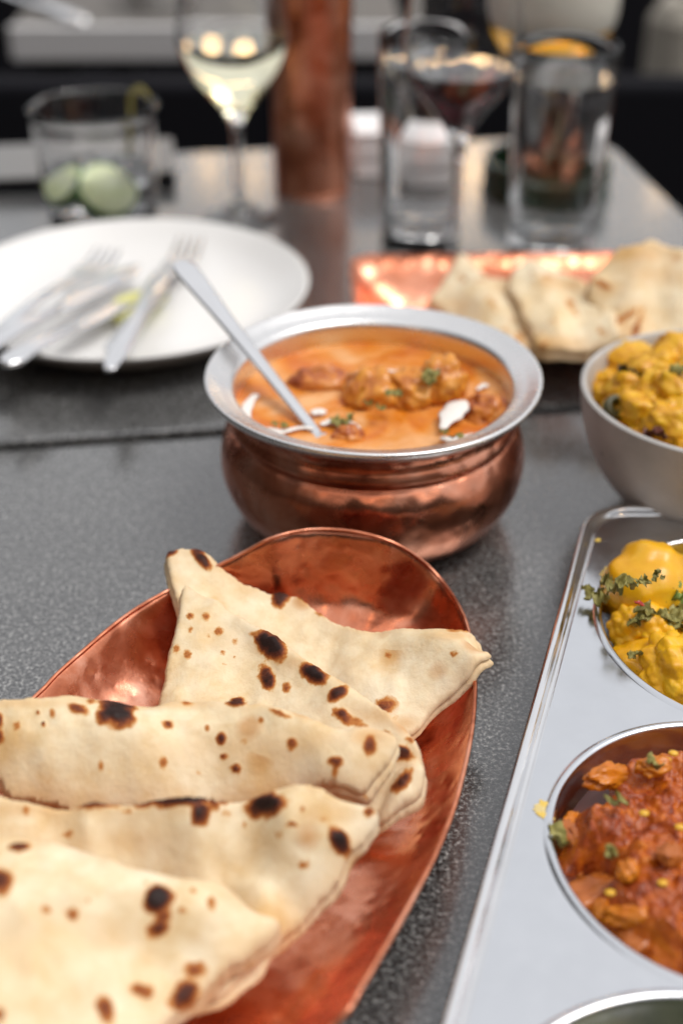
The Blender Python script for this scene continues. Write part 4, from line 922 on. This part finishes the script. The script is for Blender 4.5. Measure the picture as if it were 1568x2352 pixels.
for i, (u, vv, z, s, mt) in enumerate([(1345,1352,.030,.006,m_herb),(1362,1362,.030,.009,m_herb),(1380,1372,.031,.009,m_herb),(1392,1330,.036,.009,m_herb),(1402,1345,.036,.007,m_herb),(1432,1335,.045,.009,m_herb),(1415,1345,.041,.008,m_herb),(1460,1338,.047,.007,m_herb),(1475,1332,.048,.006,m_herb),(1505,1318,.047,.006,m_herb),(1520,1325,.045,.003,m_herb),(1470,1418,.029,.010,m_herb),(1480,1400,.031,.009,m_herb),(1462,1425,.028,.007,m_herb),(1530,1430,.024,.013,m_herb),(1545,1415,.026,.013,m_herb),(1545,1448,.023,.010,m_herb),(1515,1410,.028,.009,m_herb),(1562,1430,.025,.012,m_herb),(1555,1372,.028,.014,m_herb_fresh),(1545,1362,.030,.012,m_herb_fresh),(1450,1505,.024,.005,m_herb),(1462,1500,.025,.005,m_herb),(1568,1400,.026,.010,m_herb)]):
    flake(P(u, vv, z), s*.85, 300+i, gv, mt, 'herb_flake', (.168, .4165, .006), .65, .45)
flake(P(1468, 1385, .040), .0045, 390, gv, simple('red_chilli_flake', (.35, .02, .005), .35), 'chilli_flake', (.168, .4165, .006), .5, .1)
# yellow smears on the deck
m_smear = simple('turmeric_smear', (.72, .50, .10), .35)
def smear(parent, off, u, v, r, seed, mat=m_smear):
    c = P(u, v, TZ+.0002)-np.array(off); n = 26; V = [tuple(c+np.array([0, 0, .0004]))]; F = []
    for k in range(n):
        a = 2*math.pi*k/n; q = r*(1+.6*vnoise(np.array([[math.cos(a)*1.8+seed, math.sin(a)*1.8, seed*.7]]), seed)[0]); V.append((c[0]+q*math.cos(a), c[1]+.8*q*math.sin(a), c[2]))
    for k in range(n): F.append((0, 1+k, 1+(k+1) % n))
    mk('smear', V, F, mat, parent)
for k, (u, v, r) in enumerate([(1395,1305,.0016),(1405,1300,.0010),(1385,1312,.0008),(1470,1290,.0022),(1490,1288,.0016),(1450,1293,.0010),(1382,1318,.0012),(1520,1284,.0012),(1372,1240,.0014)]): smear(gv, (.168, .4165, .006), u, v, r, 600+k)
# --- cup 2: red-orange vegetable mash
cx, cy_, r = CUPS[1]
mb = N('vegetable_mash_red'); n1 = mb.noise(85, 6, .68, .8); n2 = mb.noise(150, 5, .6); n3 = mb.noise(26, 3, .5)
c1 = mb.ramp(n1, [(.30, (.09, .012, .004)), (.42, (.32, .052, .005)), (.54, (.50, .115, .007)), (.68, (.64, .20, .010)), (.80, (.72, .32, .025))])
c1 = mb.mix(mb.ramp(n2, [(.62, 0.0), (.70, .45)]), c1, (.26, .03, .008)); c1 = mb.mix(mb.ramp(n3, [(.62, 0.0), (.72, .6)]), c1, (.10, .05, .012))
mb.put('Base Color', c1); mb.put('Roughness', mb.ramp(n2, [(.3, .14), (.7, .42)]))
b = mb.bump(mb.noise(240, 5, .65), .6, .0015); mb.bump(n2, .4, .0012, b)
vm = thing('vegetable_mash', 'chunky red-orange vegetable mash heaped in the middle tray compartment', 'curry', (cx, cy_, .005))
def mash():
    R = .0552; n, ns = 150, 420; V = [(0, 0, 0)]; F = []
    for i in range(1, n+1):
        for k in range(ns): a = 2*math.pi*k/ns; q = R*i/n; V.append((q*math.cos(a), q*math.sin(a), 0))
    for k in range(ns): F.append((0, 1+k, 1+(k+1) % ns))
    for i in range(n-1):
        b = 1+i*ns
        for k in range(ns): F.append((b+k, b+ns+k, b+ns+(k+1) % ns, b+(k+1) % ns))
    V = np.array(V); rr = np.hypot(V[:, 0], V[:, 1])/R; an = np.degrees(np.arctan2(V[:, 1], V[:, 0]))
    q = np.c_[V[:, :2], np.zeros(len(V))]; w1, _ = worley(q*85, 41); w2, _ = worley(q*190, 42)
    hgt = .0205+.005*(1-rr**2)+.0050*fbm(q*55, 4, 43)+.0040*(.55-w1)+.0032*(.55-w2)+.0016*(.5-worley(q*360, 46)[0])+.0012*fbm(q*420, 3, 44)
    # hollow beside the far-left wall where the oil pools
    px, py = to_px(V+np.array([cx, cy_, .02])); hol = np.exp(-(((px-1350)/62)**2+((py-1795)/62)**2)**2)+np.exp(-(((px-1480)/160)**2+((py-1715)/42)**2)**2)+.9*np.exp(-(((px-1350)/60)**2+((py-2010)/45)**2)**2)
    hgt = hgt*(1-.9*np.clip(hol, 0, 1))
    V[:, 2] = np.maximum(hgt*np.clip((1.04-rr)*4.5, .22, 1), .0012)
    o = fix_normals(mk('mash', V, F, mb.m, vm))
mash()
bed('oil', .0535, .0075, 0, simple('red_oil', (.12, .02, .006), .06), vm, seed=45, amp=.0007, fr=50, n=30)
m_on = m_food('softened_onion', [(.3, (.34, .08, .012)), (.6, (.50, .15, .025)), (.8, (.60, .26, .07))], 60, .22, .3, 200, .05)
m_tom = m_food('red_onion_chunk', [(.3, (.16, .012, .006)), (.6, (.36, .05, .012)), (.8, (.50, .13, .03))], 70, .2, .3, 200, .2)
m_org = m_food('orange_chunk', [(.3, (.50, .12, .006)), (.6, (.66, .22, .012)), (.8, (.72, .34, .03))], 70, .25, .4, 240, .05)
for i, (u, vv, z, s, mt) in enumerate([(1405,1785,.023,(.011,.0045,.004),m_org),(1378,2060,.016,(.0115,.0085,.005),m_on),(1398,2078,.018,(.004,.008,.003),m_org),(1480,2140,.017,(.012,.008,.005),m_on),(1460,2105,.024,(.009,.003,.003),m_org),(1440,2000,.031,(.0035,.0035,.003),m_org),(1335,1930,.017,(.005,.009,.003),m_on),(1330,1965,.014,(.004,.007,.003),m_on),(1540,1962,.033,(.006,.004,.003),m_on),(1312,1890,.016,(.003,.006,.003),m_org),(1500,1760,.032,(.006,.004,.003),m_org)]):
    p = P(u, vv, z)-np.array([cx, cy_, .005])
    lump('vegetable_chunk', p, s, mt, 400+i, .30, 2.2, 4, vm, (random.uniform(-.3, .3), random.uniform(-.3, .3), random.uniform(-.8, .8)), .16)
m_seed = simple('yellow_seed', (.75, .42, .03), .3)
for i, (u, vv, z) in enumerate([(1440,1988,.034),(1530,1745,.037),(1545,1730,.036),(1520,2028,.034),(1478,1868,.037),(1560,1900,.038),(1400,2050,.031)]):
    lump('seed', P(u, vv, z-.003)-np.array([cx, cy_, .005]), (.0018, .0014, .0008), m_seed, 500+i, .05, 1, 2, vm)
for i, (u, vv, z, s) in enumerate([(1415,1838,.034,.006),(1400,1955,.033,.006),(1500,1748,.036,.006),(1285,1912,.026,.010)]):
    flake(P(u, vv, z), s, 520+i, vm, m_herb, 'herb_flake', (cx, cy_, .005), .6, .4)
for k, (u, v, r) in enumerate([(1240,1858,.0024),(1250,1845,.0020),(1252,1872,.0018),(1238,1868,.0012),(1262,1880,.0014)]): smear(vm, (cx, cy_, .005), u, v, r, 630+k, simple('pale_onion_smear', (.66, .52, .22), .3) if k == 0 else m_smear)
# --- cup 3: green dish at the bottom edge
gg = thing('green_curry', 'dark green curry just showing in the lowest tray compartment', 'curry', (CUPS[2][0], CUPS[2][1], .005))
bed('sauce', .0585, .006, .004, m_food('spinach_sauce', [(.3, (.01, .014, .004)), (.6, (.05, .055, .01)), (.8, (.20, .17, .03))], 60, .25, .4, 200, 0), gg, seed=51, amp=.003, fr=70, n=50)
